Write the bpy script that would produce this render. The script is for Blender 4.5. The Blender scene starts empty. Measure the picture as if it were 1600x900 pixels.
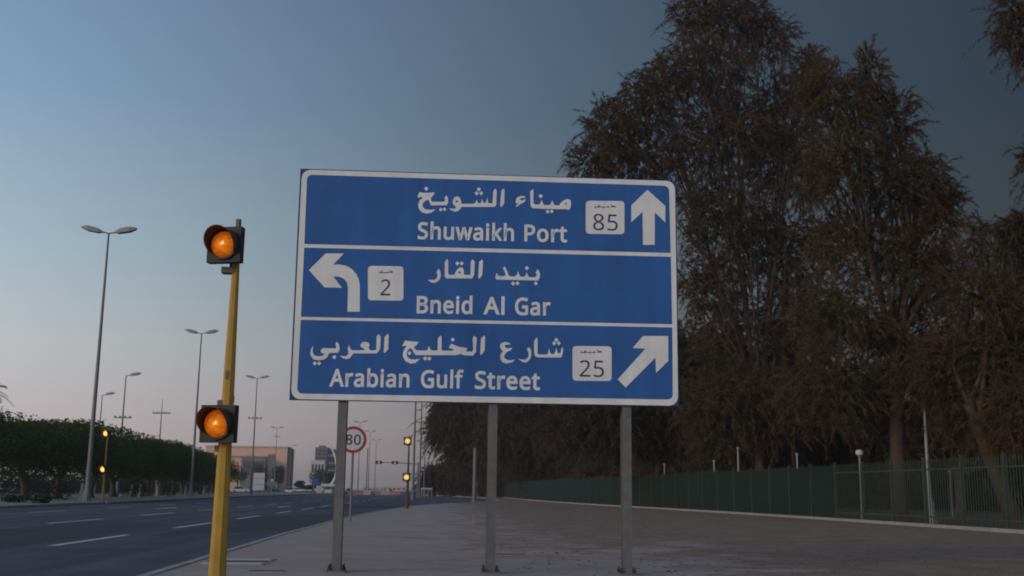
import bpy, bmesh, math, random
import numpy as np
from mathutils import Vector, Matrix

random.seed(7)
RNG = np.random.default_rng(11)
PI = math.pi
SC = bpy.context.scene
COL = SC.collection

# ------------------------------------------------------------------ camera
FPX, CZ = 1700.0, 1.30
_d = Vector((-120, -316, -FPX)).normalized()
_e = Vector((800, -(766 + .0135 * 920 - 450), -FPX))
_u = _e.cross(_d).normalized()
if _u.y < 0: _u = -_u
_x = _d.cross(_u)
ROT = Matrix((_x, _d, _u))
EYE = Vector((0, 0, CZ))
cam = bpy.data.cameras.new('camera')
cam.sensor_width = 36.0
cam.lens = 36.0 * FPX / 1600
cam.clip_start = .1
cam.clip_end = 20000
camo = bpy.data.objects.new('camera', cam)
COL.objects.link(camo)
camo.matrix_world = Matrix.Translation(EYE) @ ROT.to_4x4()
SC.camera = camo

# ------------------------------------------------------------------ sky, sun, exposure
SUN_EL, SUN_AZ = math.radians(5.0), math.radians(-125)
world = bpy.data.worlds.new('World')
SC.world = world
world.use_nodes = True
wn, wl = world.node_tree.nodes, world.node_tree.links
wn.clear()
def wnode(t, **k):
    n = wn.new(t)
    for a, b in k.items(): setattr(n, a, b)
    return n
def wmath(op, a, b=None, clamp=False):
    n = wn.new('ShaderNodeMath'); n.operation = op; n.use_clamp = clamp
    for i, v in enumerate((a, b)):
        if v is None: continue
        if isinstance(v, (int, float)): n.inputs[i].default_value = v
        else: wl.new(v, n.inputs[i])
    return n.outputs[0]
w_out = wnode('ShaderNodeOutputWorld')
w_bg = wnode('ShaderNodeBackground')
w_sky = wnode('ShaderNodeTexSky')
w_sky.sky_type = 'NISHITA'
w_sky.sun_disc = False
w_sky.sun_elevation = SUN_EL
w_sky.sun_rotation = SUN_AZ
w_sky.air_density = 1.2
w_sky.dust_density = 2.0
w_sky.ozone_density = 2.0
w_tc = wnode('ShaderNodeTexCoord')
w_dot = wnode('ShaderNodeVectorMath', operation='DOT_PRODUCT')
wl.new(w_tc.outputs['Generated'], w_dot.inputs[0])
w_dot.inputs[1].default_value = (math.sin(SUN_AZ), math.cos(SUN_AZ), 0)
w_sep = wnode('ShaderNodeSeparateXYZ')
wl.new(w_tc.outputs['Generated'], w_sep.inputs[0])
# dusk falls off towards the side of the sky away from the set sun
w_mr = wnode('ShaderNodeMapRange')
w_mr.interpolation_type = 'SMOOTHSTEP'
wl.new(w_dot.outputs['Value'], w_mr.inputs['Value'])
w_mr.inputs['From Min'].default_value = -1.0
w_mr.inputs['From Max'].default_value = .12
w_mr.inputs['To Min'].default_value = .12
w_mr.inputs['To Max'].default_value = 1.85
# dusty pale air near the horizon, deeper dusk blue overhead
w_ramp = wnode('ShaderNodeValToRGB')
wl.new(wmath('ABSOLUTE', w_sep.outputs['Z']), w_ramp.inputs['Fac'])
SKY_STOPS = [(0.0, (.450, .375, .385)), (.05, (.440, .388, .400)), (.12, (.395, .415, .435)),
             (.20, (.280, .365, .430)), (.33, (.165, .255, .365)), (.46, (.115, .180, .285)), (1.0, (.105, .150, .220))]
cr = w_ramp.color_ramp
while len(cr.elements) < len(SKY_STOPS): cr.elements.new(.5)
for el, (p, c) in zip(cr.elements, SKY_STOPS):
    el.position = p; el.color = (*c, 1)
w_s1 = wnode('ShaderNodeMix', data_type='RGBA', blend_type='MIX')
w_s1.inputs['Factor'].default_value = .80
w_sc = wnode('ShaderNodeMix', data_type='RGBA', blend_type='MULTIPLY')
w_sc.inputs['Factor'].default_value = 1
w_sc.inputs['B'].default_value = (.05, .05, .05, 1)      # the physical sky at strength 0.05
wl.new(w_sky.outputs[0], w_sc.inputs['A'])
wl.new(w_sc.outputs['Result'], w_s1.inputs['A'])
wl.new(w_ramp.outputs[0], w_s1.inputs['B'])
w_s2 = wnode('ShaderNodeMix', data_type='RGBA', blend_type='MULTIPLY')
w_s2.inputs['Factor'].default_value = 1
wl.new(w_s1.outputs['Result'], w_s2.inputs['A'])
wl.new(w_mr.outputs[0], w_s2.inputs['B'])
wl.new(w_s2.outputs['Result'], w_bg.inputs['Color'])
w_bg.inputs['Strength'].default_value = 1.1
wl.new(w_bg.outputs[0], w_out.inputs[0])

sun = bpy.data.lights.new('sun', 'SUN')
sun.energy = 1.25
sun.angle = math.radians(20)
sun.color = (1.0, .80, .62)
suno = bpy.data.objects.new('sun', sun)
COL.objects.link(suno)
_sd = Vector((math.sin(SUN_AZ) * math.cos(math.radians(15)), math.cos(SUN_AZ) * math.cos(math.radians(15)), math.sin(math.radians(15))))
suno.rotation_euler = _sd.to_track_quat('Z', 'Y').to_euler()
suno.location = (-30, -20, 30)

SC.view_settings.view_transform = 'Standard'
SC.view_settings.look = 'None'
SC.view_settings.exposure = 0.0
SC.view_settings.gamma = 1.0
SC.render.engine = 'CYCLES'
SC.cycles.use_denoising = True
SC.cycles.filter_width = 1.9
SC.cycles.max_bounces = 5
SC.cycles.diffuse_bounces = 3
SC.cycles.transparent_max_bounces = 6

# ------------------------------------------------------------------ measuring helpers
def ray(px, py):
    return ROT @ Vector(((px - 800) / FPX, -(py - 450) / FPX, -1))
def ground_at(px, py, z=0.0):
    r = ray(px, py)
    return EYE + r * ((z - CZ) / r.z)
def at(px, py, Y):
    r = ray(px, py)
    return EYE + r * (Y / r.y)
def at_height(px, py, h):
    r = ray(px, py)
    return EYE + r * ((h - CZ) / r.z)

# ------------------------------------------------------------------ materials
def mat(name, col, rough=.7, metal=0.0, var=.25, scale=6.0, bump=0.0, bump_scale=None, col2=None, emit=None, emit_s=0.0, coat=0.0, detail=6, obj=True, spec=.4):
    m = bpy.data.materials.new(name)
    m.use_nodes = True
    n, l = m.node_tree.nodes, m.node_tree.links
    b = n['Principled BSDF']
    tc = n.new('ShaderNodeTexCoord')
    no = n.new('ShaderNodeTexNoise')
    no.inputs['Scale'].default_value = scale
    no.inputs['Detail'].default_value = detail
    no.inputs['Roughness'].default_value = .65
    l.new(tc.outputs['Object'], no.inputs['Vector'])
    rp = n.new('ShaderNodeValToRGB')
    l.new(no.outputs['Fac'], rp.inputs['Fac'])
    c2 = col2 if col2 else tuple(min(1, c * (1 + var)) for c in col)
    c1 = col if col2 else tuple(c * (1 - var) for c in col)
    rp.color_ramp.elements[0].position = .32
    rp.color_ramp.elements[1].position = .68
    rp.color_ramp.elements[0].color = (*c1, 1)
    rp.color_ramp.elements[1].color = (*c2, 1)
    l.new(rp.outputs[0], b.inputs['Base Color'])
    b.inputs['Roughness'].default_value = rough
    b.inputs['Metallic'].default_value = metal
    b.inputs['Specular IOR Level'].default_value = spec
    b.inputs['Coat Weight'].default_value = coat
    if emit:
        b.inputs['Emission Color'].default_value = (*emit, 1)
        b.inputs['Emission Strength'].default_value = emit_s
    if bump:
        bp = n.new('ShaderNodeBump')
        bp.inputs['Strength'].default_value = bump
        bp.inputs['Distance'].default_value = .02
        n2 = n.new('ShaderNodeTexNoise')
        n2.inputs['Scale'].default_value = bump_scale or scale * 4
        n2.inputs['Detail'].default_value = 5
        l.new(tc.outputs['Object'], n2.inputs['Vector'])
        l.new(n2.outputs['Fac'], bp.inputs['Height'])
        l.new(bp.outputs[0], b.inputs['Normal'])
    return m

def leafmat(name, c1, c2, c3, scale=.5, trans=.25):
    m = bpy.data.materials.new(name)
    m.use_nodes = True
    n, l = m.node_tree.nodes, m.node_tree.links
    n.clear()
    out = n.new('ShaderNodeOutputMaterial')
    tc = n.new('ShaderNodeTexCoord')
    no = n.new('ShaderNodeTexNoise')
    no.inputs['Scale'].default_value = scale
    no.inputs['Detail'].default_value = 5
    l.new(tc.outputs['Object'], no.inputs['Vector'])
    rp = n.new('ShaderNodeValToRGB')
    l.new(no.outputs['Fac'], rp.inputs['Fac'])
    e = rp.color_ramp.elements
    e[0].position = .34; e[0].color = (*c1, 1)
    e[1].position = .66; e[1].color = (*c3, 1)
    k = e.new(.5); k.color = (*c2, 1)
    di = n.new('ShaderNodeBsdfDiffuse')
    tr = n.new('ShaderNodeBsdfTranslucent')
    mx = n.new('ShaderNodeMixShader')
    mx.inputs[0].default_value = trans
    l.new(rp.outputs[0], di.inputs[0]); l.new(rp.outputs[0], tr.inputs[0])
    l.new(di.outputs[0], mx.inputs[1]); l.new(tr.outputs[0], mx.inputs[2])
    l.new(mx.outputs[0], out.inputs[0])
    return m

M = {}
M['asphalt'] = mat('asphalt', (.064, .067, .090), .92, var=.22, scale=.35, bump=.5, bump_scale=60, detail=10, spec=.25)
def streak(m, s=(1.1, .03, 1), amt=.35):
    n, l = m.node_tree.nodes, m.node_tree.links
    b = n['Principled BSDF']; src = b.inputs['Base Color'].links[0].from_socket
    tc = n.new('ShaderNodeTexCoord'); mp = n.new('ShaderNodeMapping'); mp.inputs['Scale'].default_value = s
    l.new(tc.outputs['Object'], mp.inputs[0])
    no = n.new('ShaderNodeTexNoise'); no.inputs['Scale'].default_value = 1; no.inputs['Detail'].default_value = 7
    l.new(mp.outputs[0], no.inputs['Vector'])
    mr = n.new('ShaderNodeMapRange'); l.new(no.outputs['Fac'], mr.inputs[0])
    mr.inputs['From Min'].default_value = .3; mr.inputs['From Max'].default_value = .7
    mr.inputs['To Min'].default_value = 1 - amt; mr.inputs['To Max'].default_value = 1 + amt
    mx = n.new('ShaderNodeMix'); mx.data_type = 'RGBA'; mx.blend_type = 'MULTIPLY'; mx.inputs['Factor'].default_value = 1
    l.new(src, mx.inputs['A']); l.new(mr.outputs[0], mx.inputs['B']); l.new(mx.outputs['Result'], b.inputs['Base Color'])
streak(M['asphalt'])
M['asphalt_patch'] = mat('asphalt_patch', (.044, .046, .060), .92, var=.2, scale=.5, bump=.5, bump_scale=60, spec=.25)
M['roadpaint'] = mat('road_paint', (.46, .46, .47), .8, var=.3, scale=3, detail=9)
M['kerb'] = mat('kerb_concrete', (.27, .265, .26), .9, var=.22, scale=2.5, bump=.4)
M['concrete'] = mat('concrete', (.26, .25, .24), .9, var=.2, scale=3, bump=.3)
M['slab'] = mat('pale_slab', (.42, .39, .36), .9, var=.15, scale=3)
M['soil'] = mat('park_soil', (.045, .040, .030), .98, scale=.4, col2=(.085, .072, .052), bump=.5, bump_scale=3)
M['sand'] = mat('sand_ground', (.13, .115, .10), .98, scale=.05, col2=(.20, .18, .155), detail=8)
M['median'] = mat('median_gravel', (.14, .13, .115), .98, scale=.35, col2=(.25, .235, .215), bump=.5, bump_scale=4, detail=9)
M['blue'] = mat('sign_blue', (.024, .108, .335), .45, var=.10, scale=1.3, spec=.35)
streak(M['blue'], (3.5, 1, .35), .12)
M['blue_back'] = mat('sign_edge_blue', (.02, .05, .16), .5, var=.1)
M['white'] = mat('sign_white', (.74, .72, .70), .5, var=.06, scale=2.2, spec=.3)
M['badgetext'] = mat('badge_ink', (.035, .04, .12), .6, var=.1)
streak(M['white'], (5, 1, .5), .07)
M['steel'] = mat('galvanised_steel', (.145, .143, .135), .65, .15, var=.16, scale=7, bump=.1)
M['steel_dark'] = mat('dark_bolt_steel', (.05, .05, .052), .6, .4, var=.2)
M['lamp_steel'] = mat('lamp_post_steel', (.16, .16, .17), .6, .3, var=.12, scale=4)
M['lamp_head'] = mat('lamp_head_grey', (.26, .26, .25), .6, var=.1)
M['lamp_glass'] = mat('lamp_glass', (.35, .36, .36), .25, var=.05)
M['yellow'] = mat('signal_yellow', (.42, .245, .035), .55, var=.16, scale=3.5, bump=.08)
M['signalgrey'] = mat('signal_bracket', (.15, .135, .10), .65, var=.2)
M['signaldark'] = mat('dark_pole_brown', (.075, .055, .035), .65, var=.25, scale=2)  # one dark brown over the whole slim beacon pole
M['black'] = mat('signal_black', (.022, .02, .02), .6, var=.25)
M['visor_in'] = mat('visor_maroon', (.075, .036, .03), .6, var=.2)
M['redsign'] = mat('sign_red', (.34, .035, .04), .55, var=.08)
M['sg_white'] = mat('speed_sign_white', (.55, .53, .53), .5, var=.05)
M['ink'] = mat('black_ink', (.02, .02, .022), .6, var=.1)
M['green'] = mat('fence_green', (.030, .044, .027), .6, var=.2, scale=3)
M['greenmesh'] = mat('shade_net_green', (.0035, .015, .008), .95, var=.28, scale=.7, bump=.2, bump_scale=2, detail=8)
M['barkred'] = mat('tamarisk_bark', (.045, .028, .019), .95, scale=2, col2=(.085, .056, .040), bump=.8, bump_scale=9)
M['bark'] = mat('median_tree_bark', (.045, .036, .028), .95, scale=3, col2=(.10, .085, .07), bump=.8, bump_scale=9)
M['tamarisk'] = leafmat('tamarisk_foliage', (.116, .068, .041), (.104, .073, .043), (.082, .073, .040), .3)
M['tamarisk2'] = leafmat('tamarisk_foliage_grey', (.088, .057, .037), (.096, .073, .049), (.072, .062, .038), .3)
M['hedge'] = leafmat('clipped_tree_leaves', (.036, .064, .020), (.050, .086, .026), (.076, .106, .034), .5, .2)
M['bush'] = leafmat('dark_bush_leaves', (.022, .036, .018), (.030, .046, .022), (.044, .058, .028), .4, .2)
M['palm'] = leafmat('palm_leaves', (.035, .045, .02), (.05, .06, .03), (.06, .07, .035), .4, .2)
M['peach'] = mat('peach_stucco', (.66, .43, .29), .9, var=.06, scale=.05)
M['peach2'] = mat('beige_stucco', (.48, .40, .34), .9, var=.06, scale=.05)
M['greywall'] = mat('grey_cladding', (.17, .16, .16), .8, var=.1, scale=.05)
M['tower'] = mat('tower_panel', (.13, .135, .145), .7, var=.12, scale=.05)
M['towerglass'] = mat('tower_glass', (.05, .055, .065), .25, var=.2, scale=.1)
M['bwhite'] = mat('building_white', (.52, .49, .46), .8, var=.06)
M['archwhite'] = mat('arch_white', (.66, .65, .62), .5, var=.05)
M['panelwhite'] = mat('billboard_white', (.48, .48, .50), .6, var=.08)
M['signblue2'] = mat('small_sign_blue', (.03, .08, .30), .5, var=.1)
M['barrier_r'] = mat('barrier_red', (.30, .17, .15), .7, var=.15)
M['barrier_w'] = mat('barrier_white', (.36, .29, .27), .7, var=.15)
M['carwhite'] = mat('car_white', (.55, .54, .53), .3, var=.03, coat=.5)
M['cardark'] = mat('car_dark', (.03, .03, .035), .3, var=.05, coat=.5)
M['glass'] = mat('car_glass', (.02, .022, .025), .12, var=.05)
M['tyre'] = mat('tyre_rubber', (.015, .015, .015), .9, var=.1)
M['tail'] = mat('tail_lamp', (.35, .02, .02), .3, var=.05, emit=(1, .1, .05), emit_s=.6)
M['head'] = mat('head_lamp', (.7, .7, .68), .3, var=.05)
M['globe'] = mat('lamp_globe', (.62, .62, .58), .35, var=.04)
M['parkpost'] = mat('park_post_grey', (.27, .27, .26), .6, var=.1)
M['kiosk'] = mat('kiosk_white', (.50, .49, .47), .8, var=.1)

# paving that gives way to trodden brown earth away from the kerb
def paving_material():
    m = bpy.data.materials.new('paving_and_earth')
    m.use_nodes = True
    n, l = m.node_tree.nodes, m.node_tree.links
    b = n['Principled BSDF']
    tc = n.new('ShaderNodeTexCoord')
    sep = n.new('ShaderNodeSeparateXYZ'); l.new(tc.outputs['Object'], sep.inputs[0])
    def noise(s, d=8, r=.65):
        q = n.new('ShaderNodeTexNoise'); q.inputs['Scale'].default_value = s
        q.inputs['Detail'].default_value = d; q.inputs['Roughness'].default_value = r
        l.new(tc.outputs['Object'], q.inputs['Vector']); return q.outputs['Fac']
    def mth(op, a, c, cl=False):
        q = n.new('ShaderNodeMath'); q.operation = op; q.use_clamp = cl
        for i, v in enumerate((a, c)):
            if isinstance(v, (int, float)): q.inputs[i].default_value = v
            else: l.new(v, q.inputs[i])
        return q.outputs[0]
    def ramp(f, p0, c0, p1, c1):
        q = n.new('ShaderNodeValToRGB'); l.new(f, q.inputs[0])
        q.color_ramp.elements[0].position = p0; q.color_ramp.elements[0].color = (*c0, 1)
        q.color_ramp.elements[1].position = p1; q.color_ramp.elements[1].color = (*c1, 1)
        return q.outputs[0]
    pav = ramp(noise(.6), .3, (.310, .248, .225), .7, (.395, .322, .296))
    bri = n.new('ShaderNodeTexBrick')
    bri.inputs['Scale'].default_value = 2.5
    bri.inputs['Mortar Size'].default_value = .012
    bri.inputs['Color1'].default_value = (1, 1, 1, 1)
    bri.inputs['Color2'].default_value = (.90, .90, .90, 1)
    bri.inputs['Mortar'].default_value = (.72, .71, .70, 1)
    l.new(tc.outputs['Object'], bri.inputs['Vector'])
    mul = n.new('ShaderNodeMix'); mul.data_type = 'RGBA'; mul.blend_type = 'MULTIPLY'
    mul.inputs['Factor'].default_value = .8
    l.new(pav, mul.inputs['A']); l.new(bri.outputs['Color'], mul.inputs['B'])
    dirt = ramp(noise(.9, 10, .72), .3, (.150, .102, .074), .72, (.265, .192, .148))
    # earth starts about 2.5 m from the kerb line beyond the sign
    fx = mth('MULTIPLY', mth('SUBTRACT', sep.outputs['X'], .2), .30)
    fy = mth('MULTIPLY', mth('SUBTRACT', sep.outputs['Y'], 19.0), .10)
    f = mth('MINIMUM', fx, mth('MAXIMUM', fy, mth('MULTIPLY', mth('SUBTRACT', sep.outputs['X'], 3.5), .35)))
    f = mth('ADD', f, mth('MULTIPLY', mth('SUBTRACT', noise(.55, 12, .78), .5), 7.0), True)
    mx = n.new('ShaderNodeMix'); mx.data_type = 'RGBA'
    l.new(f, mx.inputs['Factor']); l.new(mul.outputs['Result'], mx.inputs['A']); l.new(dirt, mx.inputs['B'])
    l.new(mx.outputs['Result'], b.inputs['Base Color'])
    b.inputs['Roughness'].default_value = .95
    b.inputs['Specular IOR Level'].default_value = .2
    bp = n.new('ShaderNodeBump'); bp.inputs['Strength'].default_value = .5; bp.inputs['Distance'].default_value = .03
    l.new(noise(7, 6), bp.inputs['Height']); l.new(bp.outputs[0], b.inputs['Normal'])
    return m
M['paving'] = paving_material()

# lit amber lens: bright filament glow below centre, orange towards the rim
def lens_material(name, hot, mid, rim, s):
    m = bpy.data.materials.new(name)
    m.use_nodes = True
    n, l = m.node_tree.nodes, m.node_tree.links
    b = n['Principled BSDF']
    tc = n.new('ShaderNodeTexCoord')
    mp = n.new('ShaderNodeVectorMath'); mp.operation = 'SUBTRACT'
    mp.inputs[1].default_value = (.012, 0, -.012)
    l.new(tc.outputs['Object'], mp.inputs[0])
    ln = n.new('ShaderNodeVectorMath'); ln.operation = 'LENGTH'
    sc = n.new('ShaderNodeVectorMath'); sc.operation = 'MULTIPLY'; sc.inputs[1].default_value = (1, 0, 1)
    l.new(mp.outputs[0], sc.inputs[0]); l.new(sc.outputs[0], ln.inputs[0])
    no = n.new('ShaderNodeTexVoronoi'); no.inputs['Scale'].default_value = 22
    l.new(tc.outputs['Object'], no.inputs['Vector'])
    ad = n.new('ShaderNodeMath'); ad.operation = 'MULTIPLY_ADD'
    l.new(no.outputs['Distance'], ad.inputs[0]); ad.inputs[1].default_value = .085; l.new(ln.outputs['Value'], ad.inputs[2])
    rp = n.new('ShaderNodeValToRGB'); l.new(ad.outputs[0], rp.inputs[0])
    e = rp.color_ramp.elements
    e[0].position = .040; e[0].color = (*hot, 1)
    e[1].position = .19; e[1].color = (*rim, 1)
    k = e.new(.075); k.color = (*mid, 1)
    l.new(rp.outputs[0], b.inputs['Emission Color'])
    b.inputs['Emission Strength'].default_value = s
    b.inputs['Base Color'].default_value = (.12, .035, .004, 1)
    b.inputs['Roughness'].default_value = .4
    b.inputs['Specular IOR Level'].default_value = .15
    return m
M['lens'] = lens_material('amber_lens', (1.5, .95, .28), (.66, .17, .005), (.26, .045, .001), 1.0)
M['lens_far'] = lens_material('amber_lens_bright', (1.0, .75, .35), (1.0, .55, .14), (.6, .25, .03), 2.0)
M['lens_pale'] = lens_material('pale_yellow_lens', (1.0, .85, .40), (.9, .66, .22), (.5, .33, .10), 1.2)

# ------------------------------------------------------------------ mesh builder
class MB:
    def __init__(s): s.v = []; s.f = []
    def add(s, vs, fs):
        o = len(s.v); s.v += [tuple(q) for q in vs]; s.f += [tuple(i + o for i in f) for f in fs]; return s
    def box(s, c, d, rz=0.0):
        cx, cy, cz = c; a, b, h = d[0] / 2, d[1] / 2, d[2] / 2
        co, si = math.cos(rz), math.sin(rz)
        vs = []
        for z in (-h, h):
            for x, y in ((-a, -b), (a, -b), (a, b), (-a, b)):
                vs.append((cx + x * co - y * si, cy + x * si + y * co, cz + z))
        return s.add(vs, [(3, 2, 1, 0), (4, 5, 6, 7), (0, 1, 5, 4), (1, 2, 6, 5), (2, 3, 7, 6), (3, 0, 4, 7)])
    def tube(s, pts, rad, n=8, cap=True):
        pts = [Vector(p) for p in pts]
        if isinstance(rad, (int, float)): rad = [rad] * len(pts)
        rings = []
        for i, p in enumerate(pts):
            t = (pts[min(i + 1, len(pts) - 1)] - pts[max(i - 1, 0)]).normalized()
            a = t.cross(Vector((0, 1, 0)) if abs(t.y) < .9 else Vector((1, 0, 0))).normalized()
            b = t.cross(a)
            rings.append([p + (a * math.cos(2 * PI * k / n + PI / n) + b * math.sin(2 * PI * k / n + PI / n)) * rad[i] for k in range(n)])
        vs = [q for r in rings for q in r]
        fs = []
        for i in range(len(pts) - 1):
            for k in range(n):
                fs.append((i * n + k, i * n + (k + 1) % n, (i + 1) * n + (k + 1) % n, (i + 1) * n + k))
        if cap:
            fs.append(tuple(range(n - 1, -1, -1))); fs.append(tuple((len(pts) - 1) * n + k for k in range(n)))
        return s.add(vs, fs)
    def lathe(s, prof, axis='Z', n=20, c=(0, 0, 0)):
        vs = []; fs = []
        for r, h in prof:
            for k in range(n):
                a = 2 * PI * k / n
                q = (r * math.cos(a), r * math.sin(a), h) if axis == 'Z' else (r * math.cos(a), h, r * math.sin(a))
                vs.append((q[0] + c[0], q[1] + c[1], q[2] + c[2]))
        for i in range(len(prof) - 1):
            for k in range(n):
                fs.append((i * n + k, i * n + (k + 1) % n, (i + 1) * n + (k + 1) % n, (i + 1) * n + k))
        fs.append(tuple(range(n))); fs.append(tuple((len(prof) - 1) * n + k for k in range(n)))
        return s.add(vs, fs)
    def mesh(s, name, m, smooth=False):
        me = bpy.data.meshes.new(name)
        me.from_pydata(s.v, [], s.f)
        if m: me.materials.append(m)
        bm = bmesh.new(); bm.from_mesh(me); bmesh.ops.recalc_face_normals(bm, faces=bm.faces); bm.to_mesh(me); bm.free()
        if smooth:
            me.polygons.foreach_set('use_smooth', [True] * len(me.polygons))
            try: me.set_sharp_from_angle(angle=math.radians(40))
            except Exception: pass
        return me
    def build(s, name, m, parent=None, smooth=False, loc=None):
        o = bpy.data.objects.new(name, s.mesh(name, m, smooth))
        COL.objects.link(o)
        if parent: o.parent = parent
        if loc: o.location = loc
        return o

def link(name, me, parent=None, loc=(0, 0, 0), rz=0.0):
    o = bpy.data.objects.new(name, me); COL.objects.link(o)
    o.parent = parent; o.location = loc; o.rotation_euler = (0, 0, rz)
    return o
def tag(o, label, cat=None, group=None, kind=None):
    o['label'] = label
    if cat: o['category'] = cat
    if group: o['group'] = group
    if kind: o['kind'] = kind
    return o
def thing(name, label, cat, loc=(0, 0, 0), rz=0.0, group=None):
    o = bpy.data.objects.new(name, None); COL.objects.link(o)
    o.empty_display_size = .3
    o.location = loc; o.rotation_euler = (0, 0, rz)
    return tag(o, label, cat, group)
def copy_tree(o, parent=None):
    c = o.copy(); COL.objects.link(c); c.parent = parent
    for ch in list(o.children): copy_tree(ch, c)
    return c
def sheet(name, pts, z, m, label=None):
    bm = bmesh.new()
    f = bm.faces.new([bm.verts.new((x, y, z)) for x, y in pts])
    bm.normal_update()
    if f.normal.z < 0: f.normal_flip()
    bmesh.ops.triangulate(bm, faces=bm.faces[:])
    me = bpy.data.meshes.new(name); bm.to_mesh(me); bm.free()
    me.materials.append(m)
    o = bpy.data.objects.new(name, me); COL.objects.link(o)
    o['kind'] = 'structure'
    if label: o['label'] = label
    return o

# ------------------------------------------------------------------ ground, road, pavements
sheet('ground', [(-2500, -300), (2500, -300), (2500, 3500), (-2500, 3500)], -.06, M['sand'], 'flat sandy ground reaching to the horizon')
KERB = [(-3.95, -30), (-3.98, 10), (-4.1, 30), (-3.9, 46), (-3.4, 60), (-2.5, 74), (-1.7, 86), (-.2, 97), (1.6, 107), (4.2, 119), (6.6, 130), (8.6, 150), (8.9, 185),
        (7.4, 215), (3.5, 240), (-.8, 256), (-3.2, 275), (-3.6, 320), (-3.7, 760)]
sheet('road', [(-23.6, -30), (18, -30), (18, 760), (-23.6, 760)], 0.0, M['asphalt'], 'dark grey asphalt carriageway running away to the left')
KIN = [(x + .17, y) for x, y in KERB]
sheet('pavement', KIN + [(60, 760), (60, -30)], .10, M['paving'], 'grey paved footway turning to brown trodden earth')
sheet('cross_road', [(-120, 900), (120, 900), (120, 760.5), (-120, 760.5)], .004, M['asphalt'])
sheet('far_carriageway', [(-62, -30), (-44, -30), (-44, 760), (-62, 760)], 0.0, M['asphalt'], 'second carriageway beyond the planted median')
MED = [(-23.6, -30), (-23.6, 60), (-24.2, 84), (-25.4, 112), (-26.5, 150), (-27.0, 330)]
sheet('median', [(x - .18, y) for x, y in MED] + [(-43.8, 330), (-43.8, -30)], .13, M['median'], 'raised gravel median under the clipped trees')
sheet('median_road', [(-23.6, -30), (-23.62, 59), (-24.2, 84), (-25.4, 112), (-26.5, 150), (-27.0, 330), (-27, 760), (-44, 760), (-44, 331), (-29, 331), (-29, -30)], -.006, M['asphalt'])

def kerb_line(name, pts, top, maxy, step=1.0, label=''):
    root = bpy.data.objects.new(name, None); COL.objects.link(root); root['kind'] = 'structure'; root['label'] = label
    meshes = []
    for k in range(3):
        b = MB()
        w, l_, h = .17, step - .012, top + .05
        ch = .02 + .004 * k
        vs = []
        for y in (0, l_):
            vs += [(0, y, -.05), (w, y, -.05), (w, y, top + .003 * k), (ch, y, top + .003 * k), (0, y, top - ch)]
        b.add(vs, [(0, 1, 2, 3, 4), (9, 8, 7, 6, 5), (0, 5, 6, 1), (1, 6, 7, 2), (2, 7, 8, 3), (3, 8, 9, 4), (4, 9, 5, 0)])
        meshes.append(b.mesh('kerb_stone', M['kerb']))
    d = 0.0; i = 0; n = 0
    P = [Vector((x, y, 0)) for x, y in pts]
    pos = P[0].copy()
    rest = MB()
    for a, c in zip(P[:-1], P[1:]):
        L = (c - a).length; dr = (c - a) / L; s = d
        rz = math.atan2(dr.y, dr.x) - PI / 2
        while s < L:
            q = a + dr * s
            if 8 < q.y < maxy:
                o = link('kerb_stone', meshes[n % 3], root, q, rz); n += 1
            elif q.y >= maxy or q.y <= 8:
                q2 = a + dr * min(s + step, L)
                nx = Vector((dr.y, -dr.x, 0)) * .17
                rest.add([q, q2, q2 + nx, q + nx] + [v + Vector((0, 0, top)) for v in (q, q2, q2 + nx, q + nx)], [(4, 5, 6, 7), (0, 1, 5, 4), (1, 2, 6, 5), (2, 3, 7, 6), (3, 0, 4, 7)])
            s += step
        d = s - L
    r = rest.build('kerb_run', M['kerb'], root)
    return root
kerb_line('pavement_kerb', KERB, .112, 135, label='pale concrete kerb along the right side of the road')
mk = [(x, y) for x, y in reversed(MED)]
def mirror_kerb():
    return kerb_line('median_kerb', mk, .142, 60, label='concrete kerb edging the planted median')
mirror_kerb()

# lane markings: dashes and arrows as thin painted sheets
def marking_root(name, label):
    r = bpy.data.objects.new(name, None); COL.objects.link(r); r['kind'] = 'structure'; r['label'] = label; return r
def dash(root, x0, y0, x1, y1, w=.15, z=.004):
    dx, dy = x1 - x0, y1 - y0; L = math.hypot(dx, dy); nx, ny = dy / L * w / 2, -dx / L * w / 2
    MB().add([(x0 - nx, y0 - ny, z), (x0 + nx, y0 + ny, z), (x1 + nx, y1 + ny, z), (x1 - nx, y1 - ny, z)], [(0, 1, 2, 3)]).build('dash', M['roadpaint'], root)
mr1 = marking_root('lane_marking', 'dashed white lane line nearest the pavement')
for k in range(-1, 26):
    y = 24.9 + k * 11.35
    dash(mr1, -8.29, y, -8.29, y + 6.0, .20)
mr2 = marking_root('lane_marking', 'dashed white lane line in the middle of the road')
for k in range(-1, 24):
    y = 39.2 + k * 12.2
    dash(mr2, -13.25, y, -13.2, y + 6.2, .20)
mr3 = marking_root('lane_marking', 'dashed white lane line nearest the median')
for k in range(-2, 22):
    y = 66.5 + k * 12.2
    dash(mr3, -19.2, y, -19.2, y + 5.2, .20)
ar = marking_root('road_arrow', 'worn white painted turn arrow on the middle lane')
def poly_flat(name, pts, z, m, parent):
    bm = bmesh.new(); f = bm.faces.new([bm.verts.new((x, y, z)) for x, y in pts]); bm.normal_update()
    if f.normal.z < 0: f.normal_flip()
    bmesh.ops.triangulate(bm, faces=bm.faces[:])
    me = bpy.data.meshes.new(name); bm.to_mesh(me); bm.free(); me.materials.append(m)
    return link(name, me, parent)
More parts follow.
